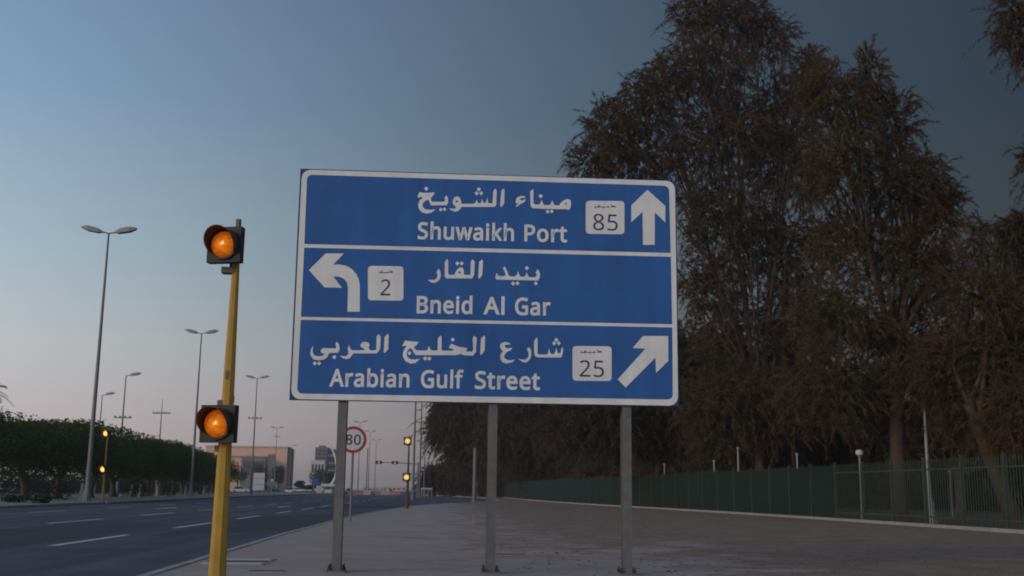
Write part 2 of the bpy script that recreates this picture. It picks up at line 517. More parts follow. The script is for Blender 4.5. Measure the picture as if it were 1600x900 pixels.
for ax, ay in ((-16.4, 66.5), (-10.6, 76)):
    poly_flat('arrow', [(ax - .09, ay), (ax + .09, ay), (ax + .09, ay + 3.4), (ax + .5, ay + 3.0), (ax + .5, ay + 3.6), (ax, ay + 5.2), (ax - .5, ay + 3.6), (ax - .5, ay + 3.0), (ax - .09, ay + 3.4)], .0045, M['roadpaint'], ar)
for i, pts in enumerate(([(-7.6, 30), (-4.4, 36), (-4.6, 60), (-7.9, 52)], [(-12.6, 20), (-9.0, 19), (-9.1, 40), (-12.7, 44)], [(-7.9, 70), (-3.2, 80), (-2.2, 92), (-8.0, 96)])):
    sheet('road_patch', pts, .003, M['asphalt_patch'], ['dark resurfaced strip beside the kerb', 'dark resurfaced strip in the middle lane', 'dark resurfaced strip by the farther kerb'][i])

# loose stones and litter lying on the trodden earth
rng = np.random.default_rng(5)
N = 5200
xs = rng.uniform(.5, 19.5, N); ys = 15 + 70 * rng.random(N) ** 1.6
keep = rng.random(N) < np.clip((xs - .3) * .25, .08, 1)
xs, ys = xs[keep], ys[keep]; N = len(xs)
sz = rng.uniform(.008, .024, N) * np.where(rng.random(N) < .04, 1.8, 1)
oc = np.array([(1, 0, 0), (0, 1, 0), (-1, 0, 0), (0, -1, 0), (0, 0, .7), (0, 0, -.5)])
fc = np.array([(0, 1, 4), (1, 2, 4), (2, 3, 4), (3, 0, 4), (1, 0, 5), (2, 1, 5), (3, 2, 5), (0, 3, 5)])
vv = oc[None] * sz[:, None, None] * rng.uniform(.6, 1.5, (N, 6, 1)) + np.stack([xs, ys, np.full(N, .104)], 1)[:, None]
me = bpy.data.meshes.new('loose_stones')
me.from_pydata(vv.reshape(-1, 3).tolist(), [], (fc[None] + 6 * np.arange(N)[:, None, None]).reshape(-1, 3).tolist())
me.materials.append(mat('stone_grit', (.07, .055, .045), .95, col2=(.20, .16, .13), scale=3, detail=2))
tag(link('loose_stones', me), 'scattered grit and small stones on the brown earth', 'gravel', kind='stuff')

# utility covers in the pavement
def cover(px, py, w, d, label, stripe=False):
    p = ground_at(px, py, .1)
    t = thing('utility_cover', label, 'cover', (p.x, p.y, .1))
    MB().box((0, 0, .002), (w, d, .016)).build('frame', M['concrete'], t)
    n = 3 if stripe else 1
    for k in range(n):
        MB().box((0, (k - (n - 1) / 2) * d / n, .010), (w * .9, d / n * .72, .014)).build('slab' if stripe else 'lid', M['slab'] if stripe and k != 1 else M['steel_dark'], t)
cover(797, 867, .62, .34, 'dark narrow metal cover on pavement by the middle sign post')
cover(372, 878, 1.05, 1.5, 'striped concrete utility cover beside the yellow signal pole', True)
cover(416, 893, .55, .22, 'small dark drain slot on pavement in front of striped cover')

# ------------------------------------------------------------------ direction sign
SY = 16.5
S0 = at(452, 625, SY)
SIGN = thing('direction_sign', 'large blue bilingual road direction sign on three steel posts', 'road sign', (S0.x, SY, .10))
def S(px, py):
    p = at(px, py, SY); return (p.x - S0.x, p.z - .10)
def flat_polys(name, polys, m, parent, off, origin=(0, 0), holes=True):
    cu = bpy.data.curves.new(name, 'CURVE'); cu.dimensions = '2D'; cu.fill_mode = 'BOTH'
    for pl in polys:
        sp = cu.splines.new('POLY'); sp.points.add(len(pl) - 1); sp.use_cyclic_u = True
        for q, (u, v) in zip(sp.points, pl): q.co = (u - origin[0], v - origin[1], 0, 1)
    return curve_to_part(cu, name, m, parent, off, origin)
def curve_to_part(cu, name, m, parent, off, origin=(0, 0), fit=None, bold=0.0):
    ob = bpy.data.objects.new('tmp', cu); COL.objects.link(ob)
    dg = bpy.context.evaluated_depsgraph_get()
    me = bpy.data.meshes.new_from_object(ob.evaluated_get(dg))
    bpy.data.objects.remove(ob); bpy.data.curves.remove(cu)
    co = np.empty(len(me.vertices) * 3, np.float32); me.vertices.foreach_get('co', co); co = co.reshape(-1, 3)
    if bold:
        # thicken the strokes: push outline vertices outwards in the plane
        bm = bmesh.new(); bm.from_mesh(me); bmesh.ops.remove_doubles(bm, verts=bm.verts[:], dist=1e-5)
        acc = {}
        for e in bm.edges:
            if len(e.link_faces) != 1: continue
            a, b = e.verts; d = (b.co - a.co); nn = Vector((d.y, -d.x, 0))
            if nn.length < 1e-9: continue
            nn.normalize()
            if nn.dot(e.link_faces[0].calc_center_median() - a.co) > 0: nn = -nn
            for v in (a, b): acc.setdefault(v, []).append(nn)
        for v, ns in acc.items():
            q = sum(ns, Vector((0, 0, 0)))
            if q.length > .3: v.co += q.normalized() * bold * min(1.6, 2 / max(.6, q.length))
        bm.to_mesh(me); bm.free()
        co = np.empty(len(me.vertices) * 3, np.float32); me.vertices.foreach_get('co', co); co = co.reshape(-1, 3)
    if fit is not None: co = fit(co)
    n = np.stack([co[:, 0] + origin[0], np.full(len(co), -off, np.float32), co[:, 1] + origin[1]], 1)
    me.vertices.foreach_set('co', n.astype(np.float32).ravel()); me.update()
    bm = bmesh.new(); bm.from_mesh(me)
    bm.normal_update()
    for f in bm.faces:
        if f.normal.y > 0: f.normal_flip()
    bm.to_mesh(me); bm.free()
    me.materials.clear(); me.materials.append(m); me.name = name
    o = bpy.data.objects.new(name, me); COL.objects.link(o); o.parent = parent
    return o
def rrect(c, r, n=6):
    # c: four corners TL TR BR BL in local coordinates, r: four radii
    out = []
    for i in range(4):
        p = Vector(c[i]); a = (Vector(c[i - 1]) - p).normalized(); b = (Vector(c[(i + 1) % 4]) - p).normalized()
        if r[i] <= 0: out.append(tuple(p)); continue
        A_, B_ = p + a * r[i], p + b * r[i]
        for k in range(n + 1):
            t = k / n; out.append(tuple((1 - t) ** 2 * A_ + 2 * t * (1 - t) * p + t * t * B_))
    return out
cTL, cTR, cBR, cBL = S(469.5, 263.5), S(1056, 282), S(1061, 635), S(452, 625)
# backing board with a folded edge
bb = MB()
vs = [(u, y, v) for y in (0, .035) for u, v in (cTL, cTR, cBR, cBL)]
bb.add(vs, [(0, 1, 2, 3), (7, 6, 5, 4), (0, 4, 5, 1), (1, 5, 6, 2), (2, 6, 7, 3), (3, 7, 4, 0)]).build('board', M['blue_back'], SIGN)
flat_polys('border', [rrect([S(472, 265), S(1054.5, 283), S(1059.5, 634), S(454.5, 623.5)], [.16] * 4)], M['white'], SIGN, .003)
flat_polys('panel', [rrect([S(480, 273), S(1045, 290.5), S(1047.8, 395.2), S(475.6, 381.3)], [.09, .09, 0, 0])], M['blue'], SIGN, .006)
flat_polys('panel', [rrect([S(475.4, 386.9), S(1048, 401.3), S(1050, 506.6), S(470.2, 495)], [0] * 4)], M['blue'], SIGN, .006)
flat_polys('panel', [rrect([S(470, 499.8), S(1050.2, 511.7), S(1051, 624.3), S(464, 614.8)], [0, 0, .09, .09])], M['blue'], SIGN, .006)
def crop(x0, y0, s):
    return lambda q: S(x0 + q[0] / s, y0 + q[1] / s)
c1, c2, c3, c4 = crop(450, 250, 4.5), crop(760, 250, 4.5), crop(450, 440, 4.5), crop(760, 440, 4.5)
flat_polys('arrow', [[c2(q) for q in ((1132, 210), (1257, 325), (1257, 440), (1183, 368), (1183, 597), (1100, 597), (1097, 365), (1018, 440), (1018, 320))]], M['white'], SIGN, .009)
flat_polys('arrow', [[c1(q) for q in ((147, 775), (265, 658), (392, 658), (318, 737), (360, 735), (410, 745), (450, 768), (480, 802), (498, 840), (505, 880), (505, 1067), (418, 1067), (422, 900), (415, 862), (392, 835), (358, 820), (318, 820), (380, 899), (258, 897))]], M['white'], SIGN, .009)
flat_polys('arrow', [[c4(q) for q in ((1278, 383), (1278, 558), (1192, 642), (1188, 535), (978, 745), (922, 688), (1118, 472), (1028, 467), (1100, 383))]], M['white'], SIGN, .009)

try:
    FONT = bpy.data.fonts.load(bpy.utils.resource_path('LOCAL') + '/datafiles/fonts/NotoSansHebrew-Regular.woff2')   # ships inside Blender
except Exception:
    FONT = None
def font_part(text, name, m, parent, off, x0, x1, base, cap, bold=.023, slope=0.0):
    def mk(t):
        cu = bpy.data.curves.new('f', 'FONT'); cu.body = t; cu.size = 1.0; cu.resolution_u = 4
        cu.space_character = 1.06
        if FONT: cu.font = FONT
        return cu
    ob = bpy.data.objects.new('tmp', mk('H')); COL.objects.link(ob)
    dg = bpy.context.evaluated_depsgraph_get()
    me = bpy.data.meshes.new_from_object(ob.evaluated_get(dg))
    ch = max(v.co.y for v in me.vertices); c0 = min(v.co.y for v in me.vertices)
    bpy.data.objects.remove(ob)
    def fit(co):
        a, b = co[:, 0].min(), co[:, 0].max()
        t = (co[:, 0] - a) / (b - a)
        co[:, 0] = x0 + t * (x1 - x0)
        co[:, 1] = base + slope * t + (co[:, 1] - c0) * cap / (ch - c0)
        return co
    return curve_to_part(mk(text), name, m, parent, off, fit=fit, bold=bold)
def latin(text, f, x0, y0, x1, y1, cap):
    a, b, c = f((x0, y0)), f((x1, y1)), f((x0, y0 - cap))
    return font_part(text, 'latin_lettering', M['white'], SIGN, .009, a[0], b[0], a[1], c[1] - a[1], slope=b[1] - a[1])
k1, k2, k3 = crop(640, 285, 6.154), crop(640, 395, 6.154), crop(475, 515, 7.273)
latin('Shuwaikh', k1, 76, 541, 1003, 561, 152); latin('Port', k1, 1102, 563, 1513, 573, 152)
latin('Bneid', k2, 66, 577, 602, 584, 156); latin('Al', k2, 708, 586, 912, 591, 156); latin('Gar', k2, 1012, 593, 1354, 600, 156)
latin('Arabian', k3, 286, 642, 1197, 652, 188); latin('Gulf', k3, 1326, 655, 1812, 663, 188); latin('Street', k3, 1940, 667, 2680, 682, 188)

def dia(x, y, r):
    return [(x, y - r), (x + r, y), (x, y + r), (x - r, y)]
def B(pts): return [(x + 1454.5, y) for x, y in pts]
AR1 = [
 [(875,235),(870,215),(882,80),(905,60),(912,75),(910,200),(895,225),(882,240)],
 [(803,88),(822,60),(838,80),(832,220),(815,237),(620,237),(500,236),(490,252),(465,278),(430,283),(395,267),(380,250),(400,252),(425,256),(443,248),(445,236),(420,214),(412,180),(430,147),(455,135),(480,145),(492,170),(498,207),(615,207),(636,192),(646,165),(654,195),(672,205),(688,195),(698,158),(707,195),(724,200),(737,190),(747,148),(756,200),(790,204),(799,192)],
 [(440,185),(447,174),(459,174),(468,185),(460,194),(447,194)],
 dia(665,68,21), dia(644,106,21), dia(688,106,21),
 [(75,145),(92,95),(150,103),(242,97),(225,130),(203,152),(214,188),(333,188),(342,172),(335,150),(355,125),(370,155),(370,200),(355,221),(205,222),(182,168),(152,177),(126,205),(126,235),(150,258),(190,265),(248,260),(215,290),(170,302),(120,290),(88,255),(82,215),(95,175),(127,150),(110,140),(90,148)],
 dia(160,62,22), dia(299,263,19), dia(336,260,19),
 [(1018,185),(1033,147),(1070,130),(1105,135),(1113,152),(1078,150),(1056,163),(1075,175),(1116,163),(1110,187),(1062,212),(1030,236),(1019,226),(1048,205),(1025,203)],
 [(1158,90),(1185,65),(1190,85),(1190,203),(1210,214),(1243,215),(1258,202),(1268,166),(1280,198),(1292,218),(1338,221),(1358,207),(1371,173),(1385,207),(1400,222),(1438,222),(1455,195),(1485,172),(1515,160),(1545,170),(1553,200),(1547,245),(1530,268),(1505,257),(1475,258),(1440,258),(1300,256),(1180,249),(1163,226),(1160,150)],
 [(1488,208),(1502,198),(1516,206),(1504,216)],
 dia(1260,133,22), dia(1327,282,20), dia(1366,280,20)]
AR2 = [
 [(278,150),(297,185),(300,225),(285,265),(255,286),(215,289),(173,262),(200,260),(235,262),(262,245),(270,215),(258,190)],
 [(338,90),(362,58),(372,85),(372,204),(387,213),(430,213),(440,190),(460,160),(485,140),(510,145),(520,165),(524,212),(585,213),(588,85),(605,62),(626,90),(620,218),(600,248),(350,246),(338,225)],
 [(466,190),(482,176),(496,190),(482,202)],
 [(665,252),(660,230),(668,90),(696,65),(706,85),(698,215),(680,240)],
 dia(459,103,21), dia(501,103,21),
 [(825,242),(835,193),(856,224),(905,226),(924,218),(915,185),(898,150),(912,128),(930,160),(950,212),(967,228),(1010,229),(1030,212),(1042,178),(1053,208),(1066,230),(1100,232),(1115,217),(1126,186),(1136,217),(1150,235),(1205,236),(1225,216),(1210,190),(1232,158),(1255,200),(1251,240),(1236,268),(1120,265),(960,261),(835,259)],
 dia(1127,148,21), dia(996,296,21), dia(1037,294,21), dia(1213,296,20)]
AR3 = [
 [(912,270),(907,250),(915,85),(956,45),(963,70),(958,220),(940,245)],
 [(825,80),(850,50),(873,85),(866,215),(847,250),(825,271),(560,271),(545,292),(520,326),(480,336),(440,326),(410,299),(440,301),(475,305),(500,285),(506,255),(495,220),(512,178),(526,215),(545,235),(688,236),(680,215),(650,200),(640,180),(660,146),(690,138),(735,150),(746,172),(735,205),(752,236),(800,238),(822,225)],
 [(355,165),(375,138),(400,175),(406,225),(388,263),(300,265),(280,275),(270,310),(230,340),(170,350),(110,340),(78,300),(72,260),(85,215),(108,183),(100,225),(101,265),(120,295),(160,305),(210,300),(235,280),(195,262),(190,235),(215,210),(260,212),(358,215),(368,195)],
 dia(345,314,25), dia(123,385,25), dia(172,385,25),
 [(1115,190),(1150,125),(1200,132),(1306,140),(1276,182),(1250,196),(1264,226),(1290,238),(1393,238),(1411,217),(1420,183),(1434,217),(1447,238),(1518,238),(1522,100),(1555,65),(1563,90),(1563,235),(1575,240)]
 + B([(225,240),(258,228),(190,207),(215,160),(300,195),(406,212),(385,238),(402,251),(455,250),(468,225),(462,95),(482,70),(508,95),(500,255),(465,297),(365,293),(325,277),(270,291),(0,291)])
 + [(1270,291),(1248,262),(1228,222),(1205,210),(1180,235),(1165,270),(1172,305),(1205,335),(1260,342),(1320,331),(1270,378),(1210,387),(1150,358),(1122,300),(1130,245),(1160,195),(1172,182),(1140,185)],
 dia(1198,268,24), dia(1376,329,25), dia(1424,331,25), B(dia(237,115,25)),
 B([(550,293),(547,270),(556,100),(596,65),(604,90),(598,240),(575,270)]),
 B([(770,190),(785,155),(830,140),(880,152),(890,172),(850,170),(825,182),(832,205),(860,215),(911,207),(895,235),(850,255),(825,285),(820,320),(850,345),(895,350),(949,339),(910,370),(850,386),(800,370),(775,330),(780,280),(805,247),(785,225)]),
 B([(1083,212),(1105,203),(1125,235),(1129,290),(1110,340),(1075,372),(1040,376),(974,331),(1010,338),(1050,345),(1085,325),(1100,290),(1095,255),(1080,235)]),
 B([(1160,130),(1190,90),(1200,110),(1198,270),(1217,284),(1300,284),(1320,266),(1330,212),(1342,264),(1360,281),(1380,280),(1399,257),(1410,207),(1425,257),(1440,276),(1459,262),(1470,215),(1486,203),(1491,230),(1481,290),(1465,318),(1200,316),(1170,301),(1160,260)]),
 B(dia(1413,118,25)), B(dia(1387,156,25)), B(dia(1440,156,25))]
for k, A_ in ((k1, AR1), (k2, AR2), (k3, AR3)):
    flat_polys('arabic_lettering', [[k(q) for q in pl] for pl in A_], M['white'], SIGN, .009)

# small word and number on the white route badges
def road_word(f, x0, x1, y0, y1):
    def T(u, v): return f((x0 + u * (x1 - x0), y0 + v * (y1 - y0)))
    w = [[(0, .55), (.05, .5), (.06, .8), (.14, .8), (.16, .55), (.2, .35), (.26, .55), (.26, .72), (.62, .72), (.64, .5), (.67, .5), (.68, .95), (.6, 1.0), (.61, .88), (.22, .88), (.18, .98), (.04, .98), (0, .85)],
         [(.78, .85), (.78, .0), (.81, .0), (.81, .6), (.88, .42), (.97, .5), (1.0, .7), (.96, .85), (.70, .88), (.70, .72)],
         [(.17, .12), (.22, .12), (.22, .26), (.17, .26)], [(.38, .92), (.45, .92), (.45, 1.08), (.38, 1.08)]]
    return [[T(*q) for q in p] for p in w]
def badge(f, box, num, nb, wb):
    o = flat_polys('route_badge', [rrect([f((box[0], box[1])), f((box[2], box[1] + 3)), f((box[2], box[3])), f((box[0], box[3] - 3))], [.065] * 4)], M['white'], SIGN, .009)
    a, b = f((nb[0], nb[3])), f((nb[2], nb[1]))
    font_part(num, 'number', M['badgetext'], o, .012, a[0], b[0], a[1], b[1] - a[1], bold=0.0)
    flat_polys('small_word', road_word(f, *wb), M['badgetext'], o, .012)
badge(c2, (698, 287, 970, 523), '85', (750, 385, 922, 493), (760, 910, 313, 336))
badge(c1, (562, 745, 812, 990), '2', (650, 842, 722, 952), (640, 738, 770, 797))
badge(c4, (605, 453, 880, 700), '25', (655, 557, 825, 668), (663, 812, 477, 503))

# three I-beam posts with base plates and anchor bolts
def post(px, py, lab):
    p = ground_at(px, py, .1)
    u = p.x * (SY + .06) / p.y - S0.x - .012
    h = S(px, 500)[1]
    m = MB()
    w, d, t = .136, .18, .014
    yc = .145
    m.box((u, yc - d / 2, h / 2), (w, t, h)); m.box((u, yc + d / 2, h / 2), (w, t, h)); m.box((u, yc, h / 2), (t, d - t, h))
    o = m.build('post', M['steel'], SIGN)
    MB().box((u, yc, .012), (.27, .30, .03)).build('base_plate', M['steel'], o)
    for sx in (-1, 1):
        for sy in (-1, 1):
            MB().lathe([(.026, .02), (.026, .055), (.014, .055), (.014, .10)], n=6, c=(u + sx * .10, yc + sy * .12, .008)).build('anchor_bolt', M['steel_dark'], o)
    for v in (2.75, 3.9, 5.2):
        MB().box((u, .048, v), (.26, .022, .05)).build('clamp', M['steel'], o)
    return o
for px, py in ((526, 893), (767.5, 896), (982, 895)): post(px, py, '')
for v in (2.75, 3.9, 5.2):
    MB().box(((cTL[0] + cTR[0]) / 2, .0445, v), (cTR[0] - cTL[0] - .3, .015, .04)).build('stiffener', M['steel'], SIGN)

# ------------------------------------------------------------------ traffic signals
def head_meshes(lens):
    m = {}
    b = MB(); s = .235
    b.box((0, .055, 0), (.45, .11, .46))
    m['box'] = b.mesh('signal_head', M['black'])
    b = MB().lathe([(.20, -.004), (.20, -.03), (.172, -.03), (.172, -.004)], 'Y', 28)
    m['bezel'] = b.mesh('bezel', M['black'], True)
    b = MB().lathe([(.168, -.006), (.155, -.034), (.115, -.06), (.06, -.074), (.01, -.078)], 'Y', 28)
    m['lens'] = b.mesh('lens', lens, True)
    # cut-away cowl visor: long at the top, open at the bottom
    vs = []; fs = []; n = 30
    for k in range(n + 1):
        a = math.radians(-35 + 250 * k / n)
        L = .04 + .20 * max(0.0, math.sin((a - math.radians(-35)) / math.radians(250) * PI)) ** .8
        for r in (.19, .198):
            for y in (-.02, -.02 - L):
                vs.append((r * math.cos(a), y, r * math.sin(a)))
    for k in range(n):
        a, c = 4 * k, 4 * (k + 1)
        fs += [(a, c, c + 1, a + 1), (a + 2, a + 3, c + 3, c + 2), (a + 1, c + 1, c + 3, a + 3)]
    fs += [(0, 1, 3, 2), (4 * n, 4 * n + 2, 4 * n + 3, 4 * n + 1)]
    m['visor'] = MB().add(vs, fs).mesh('visor', M['visor_in'], True)
    b = MB().box((0, .14, -.02), (.17, .15, .075)); b.box((.05, .18, .04), (.09, .10, .09))
    m['bracket'] = b.mesh('bracket', M['signalgrey'])
    return m
HM = {k: head_meshes(M[k]) for k in ('lens', 'lens_far', 'lens_pale')}
def signal(loc, label, lens, zs, H, r0, r1, yaw, hx=-.12, group='amber beacon signals on yellow poles', pm='yellow', hxs=None):
    t = thing('traffic_signal', label, 'traffic signal', loc, 0, group)
    MB().tube([(0, 0, 0), (0, 0, .3), (0, 0, H * .55), (0, 0, H - .22)], [r0 * 1.05, r0, (r0 + r1) / 2, r1], 8).build('pole', M[pm], t)
    MB().tube([(0, 0, H - .22), (0, 0, H)], [r1 * .9, r1 * .9], 8).build('pole_cap', M['signalgrey'], t)
    MB().box((0, 0, .01), (.42, .42, .03)).build('base_plate', M['steel'], t)
    hm = HM[lens]
    for iz, z in enumerate(zs):
        hx = hxs[iz] if hxs else hx
        h = link('signal_head', hm['box'], t, (hx, -.20, z), yaw)
        for part in ('bezel', 'lens', 'visor'): link(part, hm[part], h)
        link('bracket', hm['bracket'], t, (hx + .04, -.12, z - .275))
        if z != zs[-1]: link('bracket', hm['bracket'], t, (hx + .04, -.12, z + .285))
    for z in (zs[0] - .62, zs[0] + .62):
        MB().box((-.02, -(r0 + r1) / 2 * .98, z), (.035, .02, .10)).build('cable_cover', M['signalgrey'], t)
    return t
# near signal: measured from the photo on its own depth
NY = 13.9
pb = at(338, 918, NY)
ptop = at(373, 343, NY)
bot = at(342, 662, NY - .2); top = at(350, 382, NY - .2)
signal((pb.x, NY, .10), 'yellow pole with two lit amber beacons standing nearest, left of blue sign', 'lens', (bot.z - .1, top.z - .1), ptop.z - .1, .105, .04, math.radians(-14), hxs=(bot.x - pb.x - .02, top.x - pb.x))
def far_signal(pbase, ptoppx, zbase, label, lens, heads, yaw, off=-.1, hs=1.0, pm='yellow'):
    p = ground_at(*pbase, zbase)
    H = at(*ptoppx, p.y).z - zbase
    zs = [at(*q, p.y - .2).z - zbase for q in heads]
    t = signal((p.x, p.y, zbase), label, lens, zs, H, .10, .045, math.radians(yaw), off, pm=pm)
    for c in t.children:
        if c.name.startswith('signal_head'): c.scale = (hs, hs, hs)
    return t
far_signal((160, 781), (170, 667), .13, 'yellow beacon pole with two lit amber lamps on the planted median', 'lens_far', ((160, 733), (168, 677)), -18, hs=1.45)
far_signal((636, 795), (640, 681), .10, 'slim beacon pole with two pale lit lamps at the kerb right of round sign', 'lens_pale', ((635, 745.5), (635, 689)), -6, -.1, 1.1, 'signaldark')

# ------------------------------------------------------------------ speed limit sign
p = ground_at(548, 816, .1)
c = at(552, 687, p.y); R_ = (at(573, 687, p.y).x - c.x)
t = thing('speed_limit_sign', 'round red-rimmed speed limit sign reading 80 behind left sign post', 'road sign', (c.x, p.y, .10))
zc = c.z - .1
MB().tube([(0, .05, 0), (0, .05, zc + R_ * .8)], .045, 10).build('pole', M['lamp_steel'], t)
disc = MB().lathe([(R_, 0), (R_, -.012)], 'Y', 40, (0, 0, zc)).build('disc', M['redsign'], t)
MB().lathe([(R_ * .78, -.016), (R_ * .78, -.02)], 'Y', 40, (0, 0, zc)).build('face', M['sg_white'], disc)
font_part('80', 'number', M['ink'], disc, .026, -R_ * .56, R_ * .56, zc - R_ * .36, R_ * .72, bold=.01)

# ------------------------------------------------------------------ street lights
LAMP_H = at(170, 364, 84.5).z
def lamp_head(m_, side, z, reach=.45, L=1.65, tilt=.2):
    # wedge shaped luminaire body, thin at the outer end
    x0, x1 = side * reach, side * (reach + L)
    z1 = z + tilt * L
    vs = []
    for x, zz, w, h in ((x0, z, .10, .12), (side * (reach + .35), z + tilt * .35, .26, .36), (side * (reach + L * .7), z + tilt * L * .7, .30, .40), (x1, z1, .16, .12)):
        vs += [(x, -w, zz - h * .4), (x, w, zz - h * .4), (x, w * .7, zz + h * .6), (x, -w * .7, zz + h * .6)]
    fs = [(0, 1, 2, 3), (12, 13, 14, 15)]
    for i in range(3):
        for k in range(4): fs.append((i * 4 + k, i * 4 + (k + 1) % 4, i * 4 + 4 + (k + 1) % 4, i * 4 + 4 + k))
    return m_.add(vs, fs)
def street_light(px, py, label, sides=(-1, 1), h=LAMP_H, ring=None, zbase=.13, group='tall street lights along the road', r=(.19, .07), head=1.0):
    q = at_height(px, py, h)
    t = thing('street_light', label, 'street light', (q.x, q.y, zbase), 0, group)
    H = h - zbase
    MB().tube([(0, 0, 0), (0, 0, H * .35), (0, 0, H)], [r[0], (r[0] * .65 + r[1] * .35), r[1]], 10).build('pole', M['lamp_steel'], t)
    MB().lathe([(r[0] * 1.6, 0), (r[0] * 1.6, .5), (r[0] * 1.05, .9)], n=10).build('base_sleeve', M['lamp_steel'], t)
    for s in sides:
        MB().tube([(0, 0, H - .05), (s * .25, 0, H + .02), (s * .62 * head, 0, H + .06)], .055, 6).build('arm', M['lamp_steel'], t)
        hd = lamp_head(MB(), s, H + .06, .45 * head, 1.65 * head).build('lamp_head', M['lamp_head'], t)
        MB().box((s * (1.2 * head), 0, H + .06 + .2 * (.75 * head) - .085), (.7 * head, .26, .02)).build('lamp_glass', M['lamp_glass'], hd)
    if ring:
        zr = at(px, ring, q.y).z - zbase
        MB().tube([(-1.2, 0, zr), (1.2, 0, zr)], .06, 6).build('floodlight_bar', M['lamp_steel'], t)
        for s in (-1, -.35, .35, 1): MB().box((s * 1.05, -.1, zr + .16), (.3, .2, .24)).build('floodlight', M['lamp_head'], t)
    return t
street_light(170, 364, 'tallest twin-headed street light rising from the median at far left')
street_light(315, 521, 'twin-headed street light just left of the yellow beacon pole')
street_light(402, 591, 'twin-headed street light with cross bar just right of the yellow beacon pole', ring=654)
street_light(433, 669, 'distant twin-headed street light above the peach building', ring=682)
street_light(563, 660, 'distant twin-headed street light rising behind the round speed sign', zbase=.02)
street_light(578.5, 675, 'distant twin-headed street light, second to the right of the speed sign', zbase=.02)
street_light(588, 688, 'farthest slim twin-headed street light right of the round speed sign', zbase=.02)
street_light(197, 587, 'single-armed street light with cross bar behind the clipped median trees', (1,), 17, ring=653, zbase=.0)
street_light(160, 617, 'slim single-armed street light behind median trees, right of tallest lamp', (1,), 17, zbase=.0)
street_light(455, 697, 'faint single-armed street light over the gap between far buildings', (1,), 17, zbase=.0)
def mast(px, py, bar, h, label):
    q = at_height(px, py, h)
    t = thing('floodlight_mast', label, 'mast', (q.x, q.y, 0))
    MB().tube([(0, 0, 0), (0, 0, h * .5), (0, 0, h)], [.2, .14, .05], 8).build('pole', M['lamp_steel'], t)
    z = at(px, bar, q.y).z
    MB().tube([(-1.6, 0, z), (1.6, 0, z)], .07, 6).build('cross_bar', M['lamp_steel'], t)
    for s in (-1.5, -.9, -.4, .4, .9, 1.5): MB().box((s, -.15, z + .12), (.36, .25, .28)).build('floodlight', M['lamp_head'], t)
mast(254, 624, 646, 18, 'mast with a bar of floodlights standing behind the median trees')
# poles on the right kerb whose tops disappear behind the sign
def tall_pole(base, topx, h, label, bars=()):
    p = ground_at(*base, .1)
    t = thing('lighting_pole', label, 'pole', (p.x, p.y, .1), 0, 'tall poles beyond the sign')
    MB().tube([(0, 0, 0), (0, 0, h * .5), (0, 0, h)], [.17, .13, .07], 8).build('pole', M['lamp_steel'], t)
    MB().lathe([(.26, 0), (.26, .4), (.18, .7)], n=8).build('base_sleeve', M['lamp_steel'], t)
    for py, L in bars:
        z = at(base[0], py, p.y).z - .1
        MB().tube([(-.1, 0, z), (L, 0, z + .05)], .06, 6).build('arm', M['lamp_steel'], t)
    for s in (-1, 1): lamp_head(MB(), s, h, .2).build('lamp_head', M['lamp_head'], t)
    return t
tall_pole((645, 781), 649, 17.5, 'tall dark pole right of the slim beacon pole, its top behind the sign')
tall_pole((655, 778), 657, 17.5, 'second tall pole with short brackets right of the slim beacon pole', ((641, -1.0), (660, -1.0)))
tall_pole((662, 775), 664, 11, 'thin distant pole in front of the far tree edge')

# overhead signal arm across the far carriageway
p0 = ground_at(652, 778.5, .1)
arm_z = at(640, 725, p0.y).z
t = thing('overhead_signal', 'thin overhead arm carrying two small dark signal heads over the road', 'traffic signal', (p0.x, p0.y, .1))
MB().tube([(0, 0, 0), (0, 0, arm_z + .2)], [.16, .10], 8).build('pole', M['lamp_steel'], t)
xe = at(586, 724, p0.y).x - p0.x
MB().tube([(0, 0, arm_z - .1), (xe * .5, 0, arm_z + .05), (xe, 0, arm_z + .1)], [.09, .07, .05], 6).build('arm', M['lamp_steel'], t)
for px in (592, 617):
    x = at(px, 724, p0.y).x - p0.x
    h = MB().box((x, -.15, arm_z + .05), (.95, .25, .46)).build('signal_head', M['black'], t)
    MB().lathe([(.19, -.30), (.16, -.34)], 'Y', 12, (x + .02, 0, arm_z + .02)).build('lens', M['sg_white'], h)

# ------------------------------------------------------------------ fence along the park
FL = [(20.9, 26), (20.3, 38), (19.9, 50), (19.0, 66), (17.6, 82), (15.6, 100), (14.0, 125), (13.0, 160), (12.6, 205)]
FENCE_H = 2.72
def along(pts, step):
    out = []; d = 0
    for a, b in zip(pts[:-1], pts[1:]):
        a, b = Vector((*a, 0)), Vector((*b, 0)); L = (b - a).length
        while d < L:
            out.append((a + (b - a) * (d / L), math.atan2((b - a).y, (b - a).x))); d += step
        d -= L
    return out
fence = thing('fence', 'long green metal picket fence with green netting between park and footway', 'fence', (20.3, 38, .1))
FO = Vector((20.3, 38, .1))
SPLIT = ground_at(1322, 814, .1).y
pick = MB().add([(-.02, -.012, .12), (.02, -.012, .12), (.02, .012, .12), (-.02, .012, .12), (-.02, -.012, FENCE_H - .08), (.02, -.012, FENCE_H - .08), (.02, .012, FENCE_H - .08), (-.02, .012, FENCE_H - .08), (0, 0, FENCE_H + .02)],
                [(3, 2, 1, 0), (0, 1, 5, 4), (1, 2, 6, 5), (2, 3, 7, 6), (3, 0, 4, 7), (4, 5, 8), (5, 6, 8), (6, 7, 8), (7, 4, 8)]).mesh('picket', M['green'])
postm = MB().box((0, 0, FENCE_H / 2 + .03), (.10, .10, FENCE_H + .06)).box((0, 0, FENCE_H + .075), (.13, .13, .03)).mesh('post', M['green'])
npick = 0
